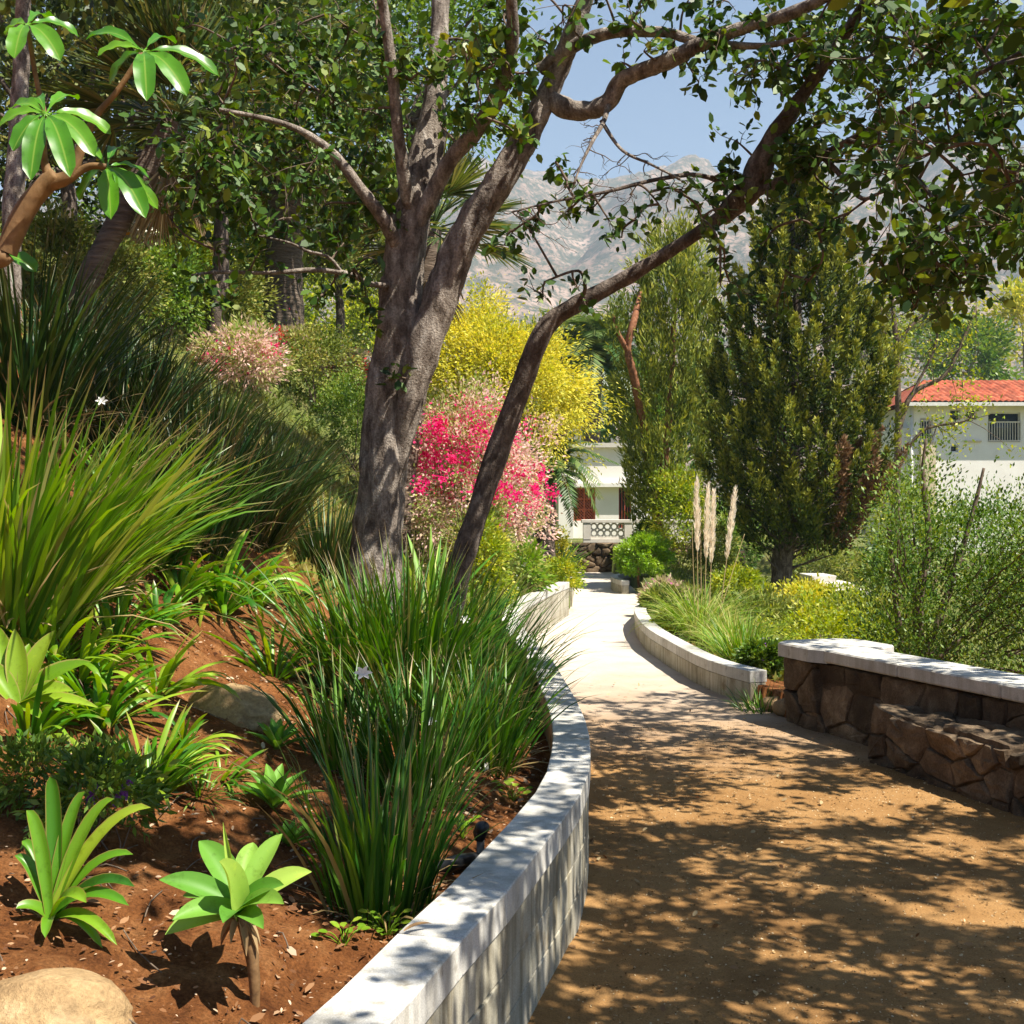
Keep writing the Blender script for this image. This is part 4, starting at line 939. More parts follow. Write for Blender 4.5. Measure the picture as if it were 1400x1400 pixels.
# ------------------------------------------------------------------ fortnight lilies and strap plants on the bank
DT = [  # px, py (base), height, blades, spread, lean(x,y), material, width, label, flowers
 (520, 1252, .66, 180, .58, (.0, 0), 'dietes', .013, 'upright sword leaved clump nearest the curved block wall', [(497, 922, 0)]),
 (560, 985, .98, 330, .95, (.02, -.05), 'dietes', .016, 'large bright sword leaved clump at the foot of both trunks', [(636, 848, 0)]),
 (632, 985, .92, 240, .95, (.10, -.05), 'dietes', .016, 'sword leaved clump under the slender leaning trunk', []),
 (488, 960, .85, 200, .9, (-.06, -.05), 'dietes', .015, 'left flank sword leaved clump beside the large clump under the trunks', []),
 (660, 1050, .62, 220, .85, (.05, 0), 'dietes', .014, 'sword leaved clump with white flower against the wall bend', [(665, 1050, 1)]),
 (692, 965, .62, 190, 1.0, (.12, -.05), 'dietes', .014, 'small sword leaved clump spilling over the wall at the bend', []),
 (572, 1095, .66, 190, .7, (-.02, 0), 'dietes', .013, 'sword leaved clump just behind the upright nearest clump', [(588, 988, 0)]),
 (470, 1050, .50, 110, .9, (.0, 0), 'dietes', .012, 'thin sword leaved clump right of the sandy boulder', []),
 (448, 800, 1.0, 260, .9, (.02, -.08), 'dietes_shaded', .016, 'dark shaded sword leaved clump left of the big trunk', []),
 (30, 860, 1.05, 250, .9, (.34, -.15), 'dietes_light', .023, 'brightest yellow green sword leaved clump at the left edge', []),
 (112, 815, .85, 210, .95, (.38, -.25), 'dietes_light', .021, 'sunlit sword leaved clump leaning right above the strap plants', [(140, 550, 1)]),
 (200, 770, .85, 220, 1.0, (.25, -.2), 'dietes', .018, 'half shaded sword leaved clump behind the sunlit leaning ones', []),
 (265, 760, 1.15, 330, 1.0, (.15, -.1), 'dietes_shaded', .016, 'wide dark sword leaved clump in the middle of the bank', []),
 (350, 750, 1.12, 320, 1.0, (.20, -.1), 'dietes_shaded', .016, 'dark sword leaved clump on the right end of the shaded mass', []),
 (160, 640, 1.1, 290, 1.0, (.15, -.1), 'dietes_shaded', .016, 'shaded sword leaved clump above the sunlit left clumps', []),
 (40, 590, 1.25, 330, 1.0, (.10, -.1), 'dietes_shaded', .017, 'tall dark sword leaved clump at the upper left edge', []),
 (110, 560, 1.1, 280, 1.0, (.15, -.1), 'dietes_shaded', .016, 'dark sword leaved clump under the large leaved shrub', []),
 (210, 600, 1.05, 260, 1.0, (.1, -.1), 'dietes_shaded', .016, 'dark sword leaved clump at the top of the bank near the twiggy shrubs', []),
 (290, 630, 1.0, 280, 1.0, (.2, -.1), 'dietes_shaded', .016, 'dark sword leaved clump silhouetted below the tall palm trunk', []),
 (385, 690, .95, 240, 1.0, (.2, -.1), 'dietes_shaded', .016, 'dark sword leaved clump nearest the left of the forked trunk', []),
]
for i, (x, y, h, n, sp, ln, mt, wd, lb_, fl) in enumerate(DT):
    b = GP(x, y)
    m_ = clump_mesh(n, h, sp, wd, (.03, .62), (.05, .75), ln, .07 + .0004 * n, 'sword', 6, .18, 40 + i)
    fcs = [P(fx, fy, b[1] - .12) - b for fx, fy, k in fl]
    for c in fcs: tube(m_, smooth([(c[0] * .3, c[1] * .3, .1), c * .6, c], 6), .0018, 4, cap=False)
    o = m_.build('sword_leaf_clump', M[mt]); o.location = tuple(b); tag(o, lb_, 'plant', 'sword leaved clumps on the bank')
    for c in fcs:
        fm = MB(); tepal_flower(fm, c, .029); fm.build('flower', M['white'], o)
ST = [
 (70, 905, 46, .36, .024, 'lime', 1.2, (.2, 1.0), (.5, 1.4), 'lime strap clump tucked under the brightest sword leaves'),
 (155, 880, 50, .36, .022, 'clivia', 1.2, (.1, 1.0), (.5, 1.5), 'green strap clump filling the edge below the sunlit sword leaves'),
 (215, 850, 40, .34, .020, 'clivia', 1.2, (.1, 1.0), (.5, 1.5), 'small strap clump between the sunlit sword leaves and bare soil'),
 (395, 830, 46, .40, .024, 'clivia', 1.2, (.1, 1.0), (.5, 1.5), 'strap clump in front of the dark sword leaves by the forked trunk'),
 (40, 1010, 40, .28, .020, 'clivia', 1.2, (.1, 1.0), (.5, 1.5), 'strap clump under the broad pale leaves at the left edge'),
 (300, 1060, 40, .20, .012, 'clivia', 1.3, (.1, 1.0), (.5, 1.5), 'small strap clump between the boulder and the green agave'),
  # px, py, n, length, width, mat, spread, tilt, droop, label
 (300, 835, 54, .60, .036, 'clivia', 1.2, (.1, .9), (.8, 2.0), 'glossy arching strap leaved clump below the dark sword leaves'),
 (350, 822, 44, .52, .032, 'clivia', 1.2, (.1, .9), (.8, 2.0), 'second arching strap clump just right of the glossy one'),
 (245, 815, 36, .46, .028, 'clivia', 1.2, (.1, .9), (.8, 2.0), 'narrower arching strap clump under the sunlit leaning sword leaves'),
 (374, 925, 40, .42, .026, 'clivia', 1.25, (.1, 1.1), (.4, 1.2), 'neat rosette of strap leaves on the bare soil above the boulder'),
 (200, 1085, 110, .34, .017, 'clivia', 1.1, (.1, .8), (.3, 1.2), 'dense dark green grassy strap clump left of the sandy boulder'),
 (135, 985, 60, .36, .026, 'clivia', 1.2, (.1, .9), (.5, 1.5), 'medium strap clump above the dense grassy clump'),
 (210, 945, 40, .34, .028, 'lime', 1.2, (.2, 1.0), (.5, 1.4), 'lime green strap clump catching sun at the soil edge'),
 (110, 925, 40, .36, .032, 'lime', 1.2, (.2, 1.0), (.5, 1.4), 'sunlit lime strap clump beside the broad pale leaves'),
 (270, 1085, 70, .17, .006, 'dietes', 1.4, (.1, 1.0), (.4, 1.2), 'small fine grass tuft below the sandy boulder'),
 (250, 1010, 26, .24, .02, 'clivia', 1.3, (.2, 1.1), (.5, 1.4), 'low strap clump touching the sandy boulder'),
]
for i, (x, y, n, L, wd, mt, sp, tl, dr, lb_) in enumerate(ST):
    strappy(lb_, GP(x, y), n, L, wd, mt, spread=sp, tilt=tl, droop=dr, group='strap leaved plants on the bank', seed=80 + i)

def px_leafplant(name, label, cat, px, py, tips, wd, mat, prof, bowf=.25, dz=0.0, group=None, stem=None, fold=.12, dspread=.12):
    """a rosette whose leaves end at given places; depth of each tip varies round the centre"""
    b = GP(px, py) if stem is None else stem
    root = MB()
    for k, (x, y, dd, wk) in enumerate(tips):
        e = P(x, y, b[1] + dd * dspread) - b
        s0 = np.array([rng.normal() * .008, rng.normal() * .008, 0.0])
        L = np.linalg.norm(e)
        arc_leaf(root, s0, e, wd * wk, L * bowf, up=(0, .25, 1) if dd > 0 else (0, -.1, 1), prof=prof, nseg=10, fold=fold, var=rng.random(), toward=(0, -.55, .85))
    o = root.build(name, M[mat]); o.location = tuple(b); return tag(o, label, cat, group)
px_leafplant('strap_leaf_plant', 'broad strap leaved plant at bottom left behind the pale boulder', 'plant', 68, 1262,
    [(68, 1062, .5, 1), (36, 1108, .2, .9), (116, 1082, .6, .9), (156, 1092, .4, 1), (206, 1104, .3, 1), (182, 1168, .1, .8), (184, 1212, -.6, .9), (176, 1238, -.8, .9), (160, 1292, -1.0, .8), (118, 1234, -1.2, 1), (22, 1242, -.4, .9), (20, 1170, .2, .8), (140, 1296, -.9, .7), (62, 1282, -1.1, .8), (30, 1150, .6, .9), (96, 1120, .9, .8)], .042, 'clivia', 'strap', .38, group='strap leaved plants on the bank')
# foxtail agave on its stalk
sb = GP(350, 1385); top = P(328, 1248, sb[1]) 
ag = thing('foxtail_agave', 'pale green agave rosette on a bare stalk beside the block wall', 'agave', tuple(sb))
m_ = MB(); tube(m_, smooth([(0, 0, -.05), (top - sb) * .5 + np.array([.012, 0, 0]), top - sb], 12), np.linspace(.013, .016, 12), 10, .22, 3, freq=40); m_.build('stalk', M['greenstem'], ag)
m_ = MB()
for k, (x, y, dd, wk) in enumerate([(218, 1203, -.1, 1), (272, 1150, .9, 1.1), (386, 1140, .7, .8), (346, 1152, 1.1, .95), (426, 1192, .2, .9), (388, 1210, -.5, .9), (236, 1258, -.9, .9), (226, 1278, -.7, .9), (300, 1178, -.8, 1.25), (388, 1236, -1.0, .9), (305, 1262, -1.3, .8), (250, 1225, .8, .9), (360, 1270, -1.2, .8)]):
    e = P(x, y, sb[1] + dd * .13) - sb; a0 = top - sb; L = np.linalg.norm(e - a0)
    arc_leaf(m_, a0 + rng.normal(size=3) * .006, e, .078 * wk, L * .16, up=(0, -.2 if dd < 0 else .3, 1), prof='agave', nseg=12, fold=.13, var=rng.random(), toward=(0.1, -.6, .8))
e = P(305, 1124, sb[1]) - sb; arc_leaf(m_, top - sb, e, .022, .0, prof='lance', nseg=8, fold=.3, var=.95, toward=(0, -1, .1))
m_.build('rosette', M['agave'], ag)
m_ = MB()
for k in range(9):
    a = k * .75; a0 = top - sb - np.array([0, 0, .008 + .012 * rng.random()]); e = a0 + np.array([math.cos(a) * .05, math.sin(a) * .05, -rng.uniform(.03, .085)]); arc_leaf(m_, a0, e, .022, .018, prof='lance', nseg=6, fold=.3, var=rng.random())
m_.build('dead_leaves', M['fallen'], ag)
for (px_, py_, sc, lb_, sd) in ((374, 1112, 1.0, 'mid sized green agave rosette among the sword leaves', 1), (378, 1030, .8, 'small green agave rosette touching the sandy boulder', 2), (395, 1165, .55, 'shaded little agave behind the stalked one', 3)):
    b = GP(px_, py_); m_ = MB(); r_ = np.random.default_rng(sd)
    for k in range(15):
        a = k * 2.4 + r_.random() * .3; el = .25 + k / 15 * 1.0; L = .19 * sc * (1 - .2 * k / 15)
        e = np.array([math.cos(a) * math.cos(el), math.sin(a) * math.cos(el), math.sin(el)]) * L + np.array([0, 0, .02])
        arc_leaf(m_, np.array([0, 0, .015]), e, .055 * sc, L * .12, prof='agave', nseg=8, fold=.14, var=r_.random() * .5)
    o = m_.build('foxtail_agave', M['agave']); o.location = tuple(b); tag(o, lb_, 'agave', 'agave rosettes on the bank')
# broad pale leaves at the left edge
px_leafplant('broad_leaf_plant', 'broad pale lime leaves fanning out at the left edge', 'plant', 25, 965,
    [(20, 860, .3, 1), (75, 862, .5, 1.1), (125, 905, .2, 1.2), (100, 945, -.6, 1.1), (40, 880, .8, 1), (-30, 900, 0, 1), (135, 968, -.3, .7), (-10, 850, .6, 1), (60, 985, -.9, .7)], .085, 'lime', 'lance', .16, group=None)
# lavender-flowered sage
b = GP(135, 1165)
sg = shrub('soft leaved sage with purple flower spikes behind the broad strap plant', b, .17, .30, 'midgreen', 50, 34, .034, NEED, name='sage_plant', wid=2.2, stems=12, stemr=.004)
for (x, y0, y1) in ((124, 1092, 1075), (172, 1086, 1058), (160, 1094, 1082)):
    f_ = MB(); a = P(x - 6, y0 + 6, b[1]) - b; e = P(x + 8, y1, b[1]) - b
    tube(f_, [a, e], .003, 4)
    t_ = rng.random(60)[:, None]; p = a + (e - a) * t_ + rng.normal(size=(60, 3)) * .006; leaves(f_, p, rdir(60), rdir(60), .012, DIAM, None, 1.5)
    f_.build('flower_spike', M['purple'], sg)
b = GP(45, 1110)
shrub('pale leafy sage at the left edge above the strap plant', b, .13, .20, 'midgreen', 46, 30, .030, NEED, name='sage_plant', wid=2.0, stems=8, stemr=.004)
# little green seedlings by the wall
for (x, y, n, s, lb_) in ((530, 1285, 26, .03, 'tiny bright green weed on the soil beside the wall cap'), (632, 1148, 14, .035, 'thin stemmed seedling behind the black garden light'), (702, 1098, 12, .045, 'upright seedling near the wall bend'), (470, 1300, 10, .03, 'sparse seedling in the shade of the stalked agave')):
    b = GP(x, y); m_ = MB()
    for k in range(n):
        e = np.array([rng.normal() * .035, rng.normal() * .035, rng.uniform(.02, .08)]); tube(m_, smooth([(0, 0, 0), e * .6 + np.array([0, 0, .01]), e], 5), .0016, 4, cap=False)
        leaves(m_, e[None], nrm(np.array([[e[0], e[1], .01]])), np.array([[0, -.2, 1.0]]), s, BROAD)
    o = m_.build('seedling', M['lime']); o.location = tuple(b); tag(o, lb_, 'seedling', 'seedlings by the wall')
# boulders
for (x, y, r_, lb_, sd, zz) in ((322, 985, (.205, .17, .135), 'sandy brown boulder half buried in the middle of the bank', 3, .03), (66, 1392, (.175, .16, .115), 'pale sunlit boulder in the bottom left corner', 8, -.01)):
    b = GP(x, y); m_ = MB(); rockmesh(m_, (0, 0, 0), r_, sd, .16, ICO4, .82); o = m_.build('boulder', M['rock']); o.location = (b[0], b[1], b[2] + zz); o.rotation_euler = (0, .15, .3); tag(o, lb_, 'boulder', 'boulders on the bank')
# black garden light and conduit
b = GP(657, 1180)
gl = thing('garden_light', 'small black garden spotlight standing behind the wall cap', 'garden light', tuple(b))
m_ = MB(); box(m_, -.014, .014, -.012, .012, -.02, .085, ch=.003); m_.build('post', M['greymetal'], gl, smooth=False)
m_ = MB(); tube(m_, [(-.004, 0, .08), (-.002, 0, .105), (.004, -.01, .125)], [.018, .026, .024], 14); tube(m_, [(.004, -.01, .126), (.012, -.03, .135)], [.026, .022], 14); m_.build('lamp_head', M['blackplastic'], gl)
m_ = MB(); b2 = GP(605, 1192); tube(m_, smooth([b2 + np.array([-.02, 0, .0]), b2 + np.array([.04, 0, .03]), b + np.array([-.01, .0, .012])], 12), .026, 12); 
o = m_.build('conduit', M['blackplastic'], loc=b2); tag(o, 'short black pipe lying on the soil beside the garden light', 'pipe')
# wood chips, dead leaves and twigs on the soil
m_ = MB(); n = 15000
y = rng.uniform(1.9, 8.5, n); x = xl(y) - .2 - rng.random(n) ** 1.3 * 3.0; z = H(x, y)
leaves(m_, np.stack([x, y, z + .012 + rng.random(n) * .012], -1), rdir(n) * np.array([1, 1, .25]), nrm(rng.normal(size=(n, 3)) * .45 + np.array([0.2, -.3, 1])), rng.uniform(.006, .022, n) * np.where(rng.random(n) < .10, 2.2, 1), OVAL, rng.random(n) ** 1.5, .7)
setting(m_.build('mulch_litter', M['chips']), 'stuff')
m_ = MB()
for k in range(150):
    y = rng.uniform(2, 6); x = xl(y) - .2 - rng.random() * 2; a = G(x, y) + np.array([0, 0, .012]); an = rng.random() * 6.3; L = rng.uniform(.04, .22); e = G(x + math.cos(an) * L, y + math.sin(an) * L) + np.array([0, 0, .015])
    tube(m_, smooth([a, (a + e) / 2 + np.array([0, 0, .01]) + rng.normal(size=3) * .01, e], 5), .0022, 4)
setting(m_.build('fallen_twigs', M['twig']), 'stuff')
m_ = MB(); n = 420
y = 3.1 + rng.random(n) ** 1.3 * 8; q_ = rng.random(n); q_ = np.where(rng.random(n) < .6, np.where(rng.random(n) < .5, q_ ** 4, 1 - q_ ** 4), q_); x = xl(y) + .03 + q_ * (xr(y) - xl(y) - .06)
leaves(m_, np.stack([x, y, 0 * x + .022], -1), rdir(n) * np.array([1, 1, .15]), nrm(rng.normal(size=(n, 3)) * .3 + np.array([0, 0, 1])), rng.uniform(.014, .042, n), OVAL, None, .8)
setting(m_.build('fallen_leaves', M['fallen']), 'stuff')
m_ = MB(); n = 26000
y = 3.1 + rng.random(n) ** 1.6 * 6; x = xl(y) + .01 + rng.random(n) * (xr(y) - xl(y) - .02)
leaves(m_, np.stack([x, y, 0.006 * fbm(x * 2.2, y * 2.2, 0, 11, 4) + .003 + .0 * x], -1), rdir(n) * np.array([1, 1, .2]), nrm(rng.normal(size=(n, 3)) * .5 + np.array([0, 0, 1])), rng.uniform(.003, .010, n) * np.where(rng.random(n) < .04, 1.9, 1), OVAL, None, 1.4)
setting(m_.build('path_gravel', M['gravel']), 'stuff')
o = MB(); c = P(572, 1268, 3.08); c[2] = .528; arc_leaf(o, c + np.array([-.035, -.02, 0]), c + np.array([.035, .02, .006]), .016, .012, prof='lance', fold=.2, var=.5); o = o.build('dead_leaf', M['fallen']); tag(o, 'curled tan dead leaf lying on the wall cap', 'leaf')

# ------------------------------------------------------------------ large leaved shrub, top left
D = 2.35
rb = G(-1.12, 2.45)
bigs = thing('rhododendron', 'large leaved shrub with glossy drooping rosettes at top left', 'shrub', tuple(rb))
m_ = MB()
def bt(l, n, s=10): q, r_ = px_poly(l); tube(m_, smooth(q, n), np.interp(np.linspace(0, 1, n), np.linspace(0, 1, len(r_)), r_), s, .05, 4, freq=20)
q0 = [(rb - 0)]
tube(m_, smooth([rb + np.array([0, 0, -.1]), rb + np.array([.02, .0, .25]), P(-60, 480, D), P(8, 345, D)], 24), np.linspace(.034, .02, 24), 12, .08, 4, freq=20)
bt([(8, 345, D, 15), (30, 295, D, 14), (55, 260, D, 13), (78, 240, D, 12)], 14)
bt([(70, 250, D, 11), (95, 240, D, 9), (110, 205, D, 7), (130, 160, D, 5), (160, 125, D, 4), (195, 72, D, 4)], 24)
bt([(95, 245, D, 6), (120, 228, D, 5), (146, 228, D, 4)], 10)
bt([(70, 250, D, 8), (60, 215, D, 5), (60, 165, D, 4)], 12)
bt([(62, 160, D, 4), (50, 110, D, 3.5), (38, 40, D, 3)], 10)
m_.build('branch', M['greenstem'], bigs, rb)
for (cx, cy_, dd, tips) in ((196, 70, -.05, [(150, 116, .3, 1), (201, 138, -.5, 1.05), (256, 131, -.2, 1.05), (299, 104, .4, .9), (118, 54, .4, .8), (134, 76, .1, .7), (240, 60, .7, .7)]),
                            (62, 156, -.1, [(42, 246, -.5, 1.05), (96, 242, -.5, 1.05), (130, 214, -.2, 1), (152, 184, .4, .9), (18, 206, -.2, .9), (14, 150, .3, .8), (106, 136, .6, .8), (48, 138, .5, .6), (0, 172, 0, .8)]),
                            (146, 228, 0, [(108, 274, .2, .9), (152, 300, -.4, 1), (199, 298, -.3, 1.05), (216, 286, .4, .7), (206, 246, .5, .6), (112, 212, .5, .6), (165, 205, .6, .6)]),
                            (36, 34, 0, [(20, 80, -.4, 1), (83, 83, -.2, 1.05), (108, 50, .4, .8), (8, 48, .2, 1), (70, 28, .6, .8)]),
                            (2, 352, .1, [(50, 372, 0, .9), (-30, 380, 0, .9), (12, 322, .5, .8)])):
    ro = MB(); c = P(cx, cy_, D + dd)
    for (x, y, t_, wk) in tips:
        e = P(x, y, D + dd + t_ * .16); L = np.linalg.norm(e - c)
        s0 = c + (e - c) * .08 + np.array([0, 0, .004])
        arc_leaf(ro, s0, e, .046 * wk, L * .26, up=(0, -.15, 1), prof='sheff', nseg=12, fold=.08, var=rng.random(), toward=(0, -.75, .65), wave=.0022)
        tube(ro, [c, s0 + (s0 - c) * .2], .0018, 4, var=.9)
    ro.build('leaf_rosette', M['bigleaf'], bigs, rb)

# ------------------------------------------------------------------ palms
def fan_frond(mb, c, d, up, L, n=26, spread=2.2, stem=.4, wid=.03):
    """a fan leaf: stem from c along d, then pleated fingers"""
    d = nrm(np.asarray(d, float)); s = nrm(np.cross(d, up)); nn = np.cross(s, d)
    tube(mb, [c, c + d * stem * L], [.014, .009], 4, var=.3)
    b = c + d * stem * L
    for k in range(n):
        a = (k / (n - 1) - .5) * spread; dd = nrm(d * math.cos(a) + s * math.sin(a)); e = b + dd * L * (.62 - .12 * abs(a)) + np.array([0, 0, -.10 * L * rng.random()]) 
        arc_leaf(mb, b, e, wid * L, .03 * L, up=nn, prof='lance', nseg=4, fold=.25, var=rng.random(), toward=nn)
def fan_palm(label, base, h, tr, L, nf, name='fan_palm', dry=14, lean=(0, 0), top=None):
    base = np.asarray(base, float); root = thing(name, label, 'palm tree', tuple(base))
    hd = np.array([lean[0], lean[1], h]); m_ = MB()
    tube(m_, smooth([(0, 0, -.2), hd * .5 + np.array([.03, 0, 0]), hd], 50), np.linspace(tr * 1.15, tr * .9, 50), 18, .10, 6, freq=5); m_.build('trunk', M['palmbark'], root)
    m_ = MB()
    for k in range(nf):
        a = k * 2.4 + rng.random() * .5; el = 1.25 - 1.7 * (k / nf); d = np.array([math.cos(a) * math.cos(el), math.sin(a) * math.cos(el), math.sin(el)])
        fan_frond(m_, hd + d * .1, d, np.array([0, 0, 1.0]) + rng.normal(size=3) * .2, L * rng.uniform(.85, 1.1))
    m_.build('crown', M['fan'], root)
    if dry:
        m_ = MB()
        for k in range(dry):
            a = k * 2.4; d = np.array([math.cos(a) * .5, math.sin(a) * .5, -.9]); fan_frond(m_, hd - np.array([0, 0, .1 + .5 * rng.random()]), d, np.array([math.cos(a), math.sin(a), .3]), L * .75, 18, 1.3, .3, .03)
        m_.build('dead_skirt', M['dryfan'], root)
    return root
b = GP(385, 462); dd = b[1]
fan_palm('tall fan palm with thick grey trunk on the sunny slope', b, P(392, 110, dd)[2] - b[2], 24 / F * dd, 3.0 * dd / 22, 34, dry=20, lean=(.1, 0))
b = G(*P(80, 300, 13.0)[:2]); fan_palm('short dark fan palm with dead fronds at the upper left', b, max(.8, P(235, 165, 13)[2] - b[2]), .12, 1.35, 28, dry=5, lean=(155 / F * 13, 0))
b = G(*P(536, 330, 15.0)[:2]); fan_palm('fan palm glimpsed behind the fork of the big trunk', b, max(.8, P(600, 315, 15)[2] - b[2]), .15, 1.25, 24, dry=5, lean=(.5, 0))
def feather_frond(mb, pts, L, n=44, var=.5):
    q = smooth(pts, n); T = nrm(np.gradient(q, axis=0)); tube(mb, q, np.linspace(.02, .005, n) * L / 2, 4, var=.9)
    up = np.array([0, 0, 1.0]); s = nrm(np.cross(T, up)); nn = np.cross(s, T)
    i = np.arange(3, n); ll = L * .24 * np.sin(np.pi * np.clip((i / n) * .85 + .12, 0, 1)) ** .6
    for sg in (1, -1):
        d = nrm(s[i] * sg * .9 + T[i] * .55 - up * .22 + rng.normal(size=(len(i), 3)) * .06)
        leaves(mb, q[i], d, nrm(nn[i] + s[i] * sg * .3), ll, NEED, np.clip(var + rng.normal(size=len(i)) * .2, 0, 1), .9)
def feather_palm(label, base, h, tr, L, nf, lean=(0, 0), orange=0, elr=(1.3, -.5), name='date_palm'):
    base = np.asarray(base, float); root = thing(name, label, 'palm tree', tuple(base)); hd = np.array([lean[0], lean[1], h])
    m_ = MB(); tube(m_, smooth([(0, 0, -.2), hd * .5, hd], 40), np.linspace(tr * 1.05, tr, 40), 16, .16, 6, freq=6); m_.build('trunk', M['palmbark'], root)
    m_ = MB()
    for k in range(nf):
        a = k * 2.4 + rng.random() * .4; el = elr[0] + (elr[1] - elr[0]) * k / nf
        h2 = np.array([math.cos(a), math.sin(a), 0]); p1 = hd + (h2 * math.cos(el) + np.array([0, 0, math.sin(el)])) * L * .5; p2 = p1 + (h2 * math.cos(el - .9) + np.array([0, 0, math.sin(el - .9)])) * L * .5
        feather_frond(m_, [hd, (hd + p1) / 2 + np.array([0, 0, .04 * L]), p1, p2], L, 46, rng.random())
    m_.build('crown', M['palm'], root)
    if orange:
        m_ = MB()
        for k in range(orange):
            a = rng.random() * 6.28; e = hd + np.array([math.cos(a) * .5, math.sin(a) * .5, rng.uniform(-.5, .2)]) * L * .45
            for j in range(14): e2 = e + rng.normal(size=3) * .1 * L * .5; tube(m_, smooth([hd, (hd + e2) / 2 + np.array([0, 0, .08 * L]), e2], 6), .008 * L / 2, 3, var=rng.random(), cap=False)
        m_.build('fruit_stalk', M['orange'], root)
    return root
b = G(*P(800, 540, 47.0)[:2]); feather_palm('tall date palm rising behind the yellow tree and white building', b, P(812, 492, 47)[2] - b[2], .35, 3.3, 40, lean=(.4, 0))
b = G(*P(745, 730, 23.0)[:2]); feather_palm('short date palm with orange fruit stalks beside the pink bougainvillea', b, P(745, 640, 23)[2] - b[2], .19, 1.55, 30, orange=12)

# ------------------------------------------------------------------ trees
def tree(label, base, h, trunk_r, c, r, mat, ncl, per, size, tpl=DIAM, bark='bark', nl=14, name='tree', group=None, lean=(0, 0), **k):
    base = np.asarray(base, float); root = thing(name, label, 'tree', tuple(base), group)
    m_ = MB(); cc = crown(m_, c, r, ncl, per, size, tpl, **k); m_.build('crown', M[mat], root)
    t_ = MB(); tp = np.array([lean[0], lean[1], h]); tube(t_, smooth([(0, 0, -.2), tp * .5 + np.array([.04, 0, 0]) * h, tp], 24), np.linspace(trunk_r, trunk_r * .6, 24), 12, .12, 5)
    limbs(t_, tp, cc, trunk_r * .5, nl); t_.build('trunk', M[bark], root)
    return root
# yellow flowering tree
b = G(*P(712, 700, 22.0)[:2]); c = P(698, 548, 22) - b
tree('spreading bright yellow green tree behind the leaning trunk', b, c[2] * .62, .16, c, (1.62, 1.4, 1.25), 'yellow', 170, 220, .078, NEED, spread=.22, up=.6, inner=.5, wid=2.2, droop=.25)
b = G(*P(655, 700, 22.5)[:2]); c = P(640, 510, 22.5) - b
tree('second yellow tree glowing directly behind the big trunk', b, c[2] * .62, .14, c, (1.15, 1.1, 1.3), 'yellow', 100, 210, .078, NEED, spread=.24, up=.6, wid=2.2, droop=.25)
# juniper
D = 24.0; b = G(*P(1066, 800, D)[:2]); 
jn = thing('juniper_tree', 'tall dense dark juniper with upright sprays and short leaning trunk', 'tree', tuple(b))
t_ = MB(); tube(t_, smooth([(0, 0, -.3), P(1070, 760, D) - b, P(1082, 700, D) - b, P(1090, 480, D) - b, P(1088, 270, D) - b], 40), np.linspace(.26, .04, 40), 12, .14, 7); 
m_, dry_ = MB(), MB()
for k in range(820):
    t = rng.random() ** 1.15; y_ = 760 - t * 520
    hw = np.interp(y_, [235, 290, 360, 440, 520, 600, 660, 720, 770], [6, 30, 64, 94, 116, 122, 118, 102, 46])
    cx = np.interp(y_, [235, 400, 600, 770], [1090, 1092, 1094, 1092]); a = rng.random() * 2 * np.pi; q = rng.random() ** .38
    R_ = hw / F * D * q
    c = np.array([P(cx, 0, D)[0] - b[0] + math.cos(a) * R_, P(cx, 0, D)[1] - b[1] + math.sin(a) * R_ * .95, P(cx, y_, D)[2] - b[2]])
    L = rng.uniform(.5, 1.1) * (.55 + .5 * (1 - t)); n = 150
    ax = nrm(np.array([math.cos(a) * .42, math.sin(a) * .42, 1.0]) + rng.normal(size=3) * .12)
    s = rng.random(n); p = c + ax * (s * L)[:, None]; rad = .16 * L * (1 - s) ** .6 + .015
    off = rdir(n); p = p + off * rad[:, None] * rng.random((n, 1)) ** .4
    d = nrm(ax * .9 + off * .7 + rng.normal(size=(n, 3)) * .2); nn = nrm(off + rng.normal(size=(n, 3)) * .4)
    brown = (y_ > 610 and math.cos(a) > .1 and q > .55 and rng.random() < .5)
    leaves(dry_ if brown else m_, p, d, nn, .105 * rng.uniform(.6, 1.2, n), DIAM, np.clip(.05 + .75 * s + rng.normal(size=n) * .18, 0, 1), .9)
    if rng.random() < .25: tube(t_, smooth([np.array([.1, 0, c[2] - .35]), c * np.array([.5, .5, 1]) - np.array([0, 0, .2]), c], 5), np.linspace(.03, .008, 5), 4)
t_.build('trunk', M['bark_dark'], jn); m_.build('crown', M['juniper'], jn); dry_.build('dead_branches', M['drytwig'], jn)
# feathery tree behind
D = 29.0; b = G(*P(905, 760, D)[:2])
fe = thing('feathery_tree', 'tall feathery light green tree with reddish stem behind the juniper', 'tree', tuple(b)); m_, t_ = MB(), MB()
for k in range(430):
    y_ = rng.uniform(345, 720); hw = np.interp(y_, [340, 400, 480, 600, 720], [14, 48, 66, 62, 40]); cx = np.interp(y_, [340, 450, 600, 720], [925, 915, 910, 905]); a = rng.random() * 6.28; q = rng.random() ** .45; R_ = hw / F * D * q
    c = np.array([P(cx, 0, D)[0] - b[0] + math.cos(a) * R_, math.sin(a) * R_, P(cx, y_, D)[2] - b[2]]); L = rng.uniform(.5, 1.1); n = 60
    ax = nrm(np.array([math.cos(a) * .25, math.sin(a) * .25, 1.0]) + rng.normal(size=3) * .22); s = rng.random(n); p = c + ax * (s * L)[:, None] + rng.normal(size=(n, 3)) * .07
    leaves(m_, p, nrm(ax + rng.normal(size=(n, 3)) * .35), rdir(n), .2 * rng.uniform(.6, 1.2, n), NEED, np.clip(.2 + .5 * s + rng.normal(size=n) * .2, 0, 1), 1.2)
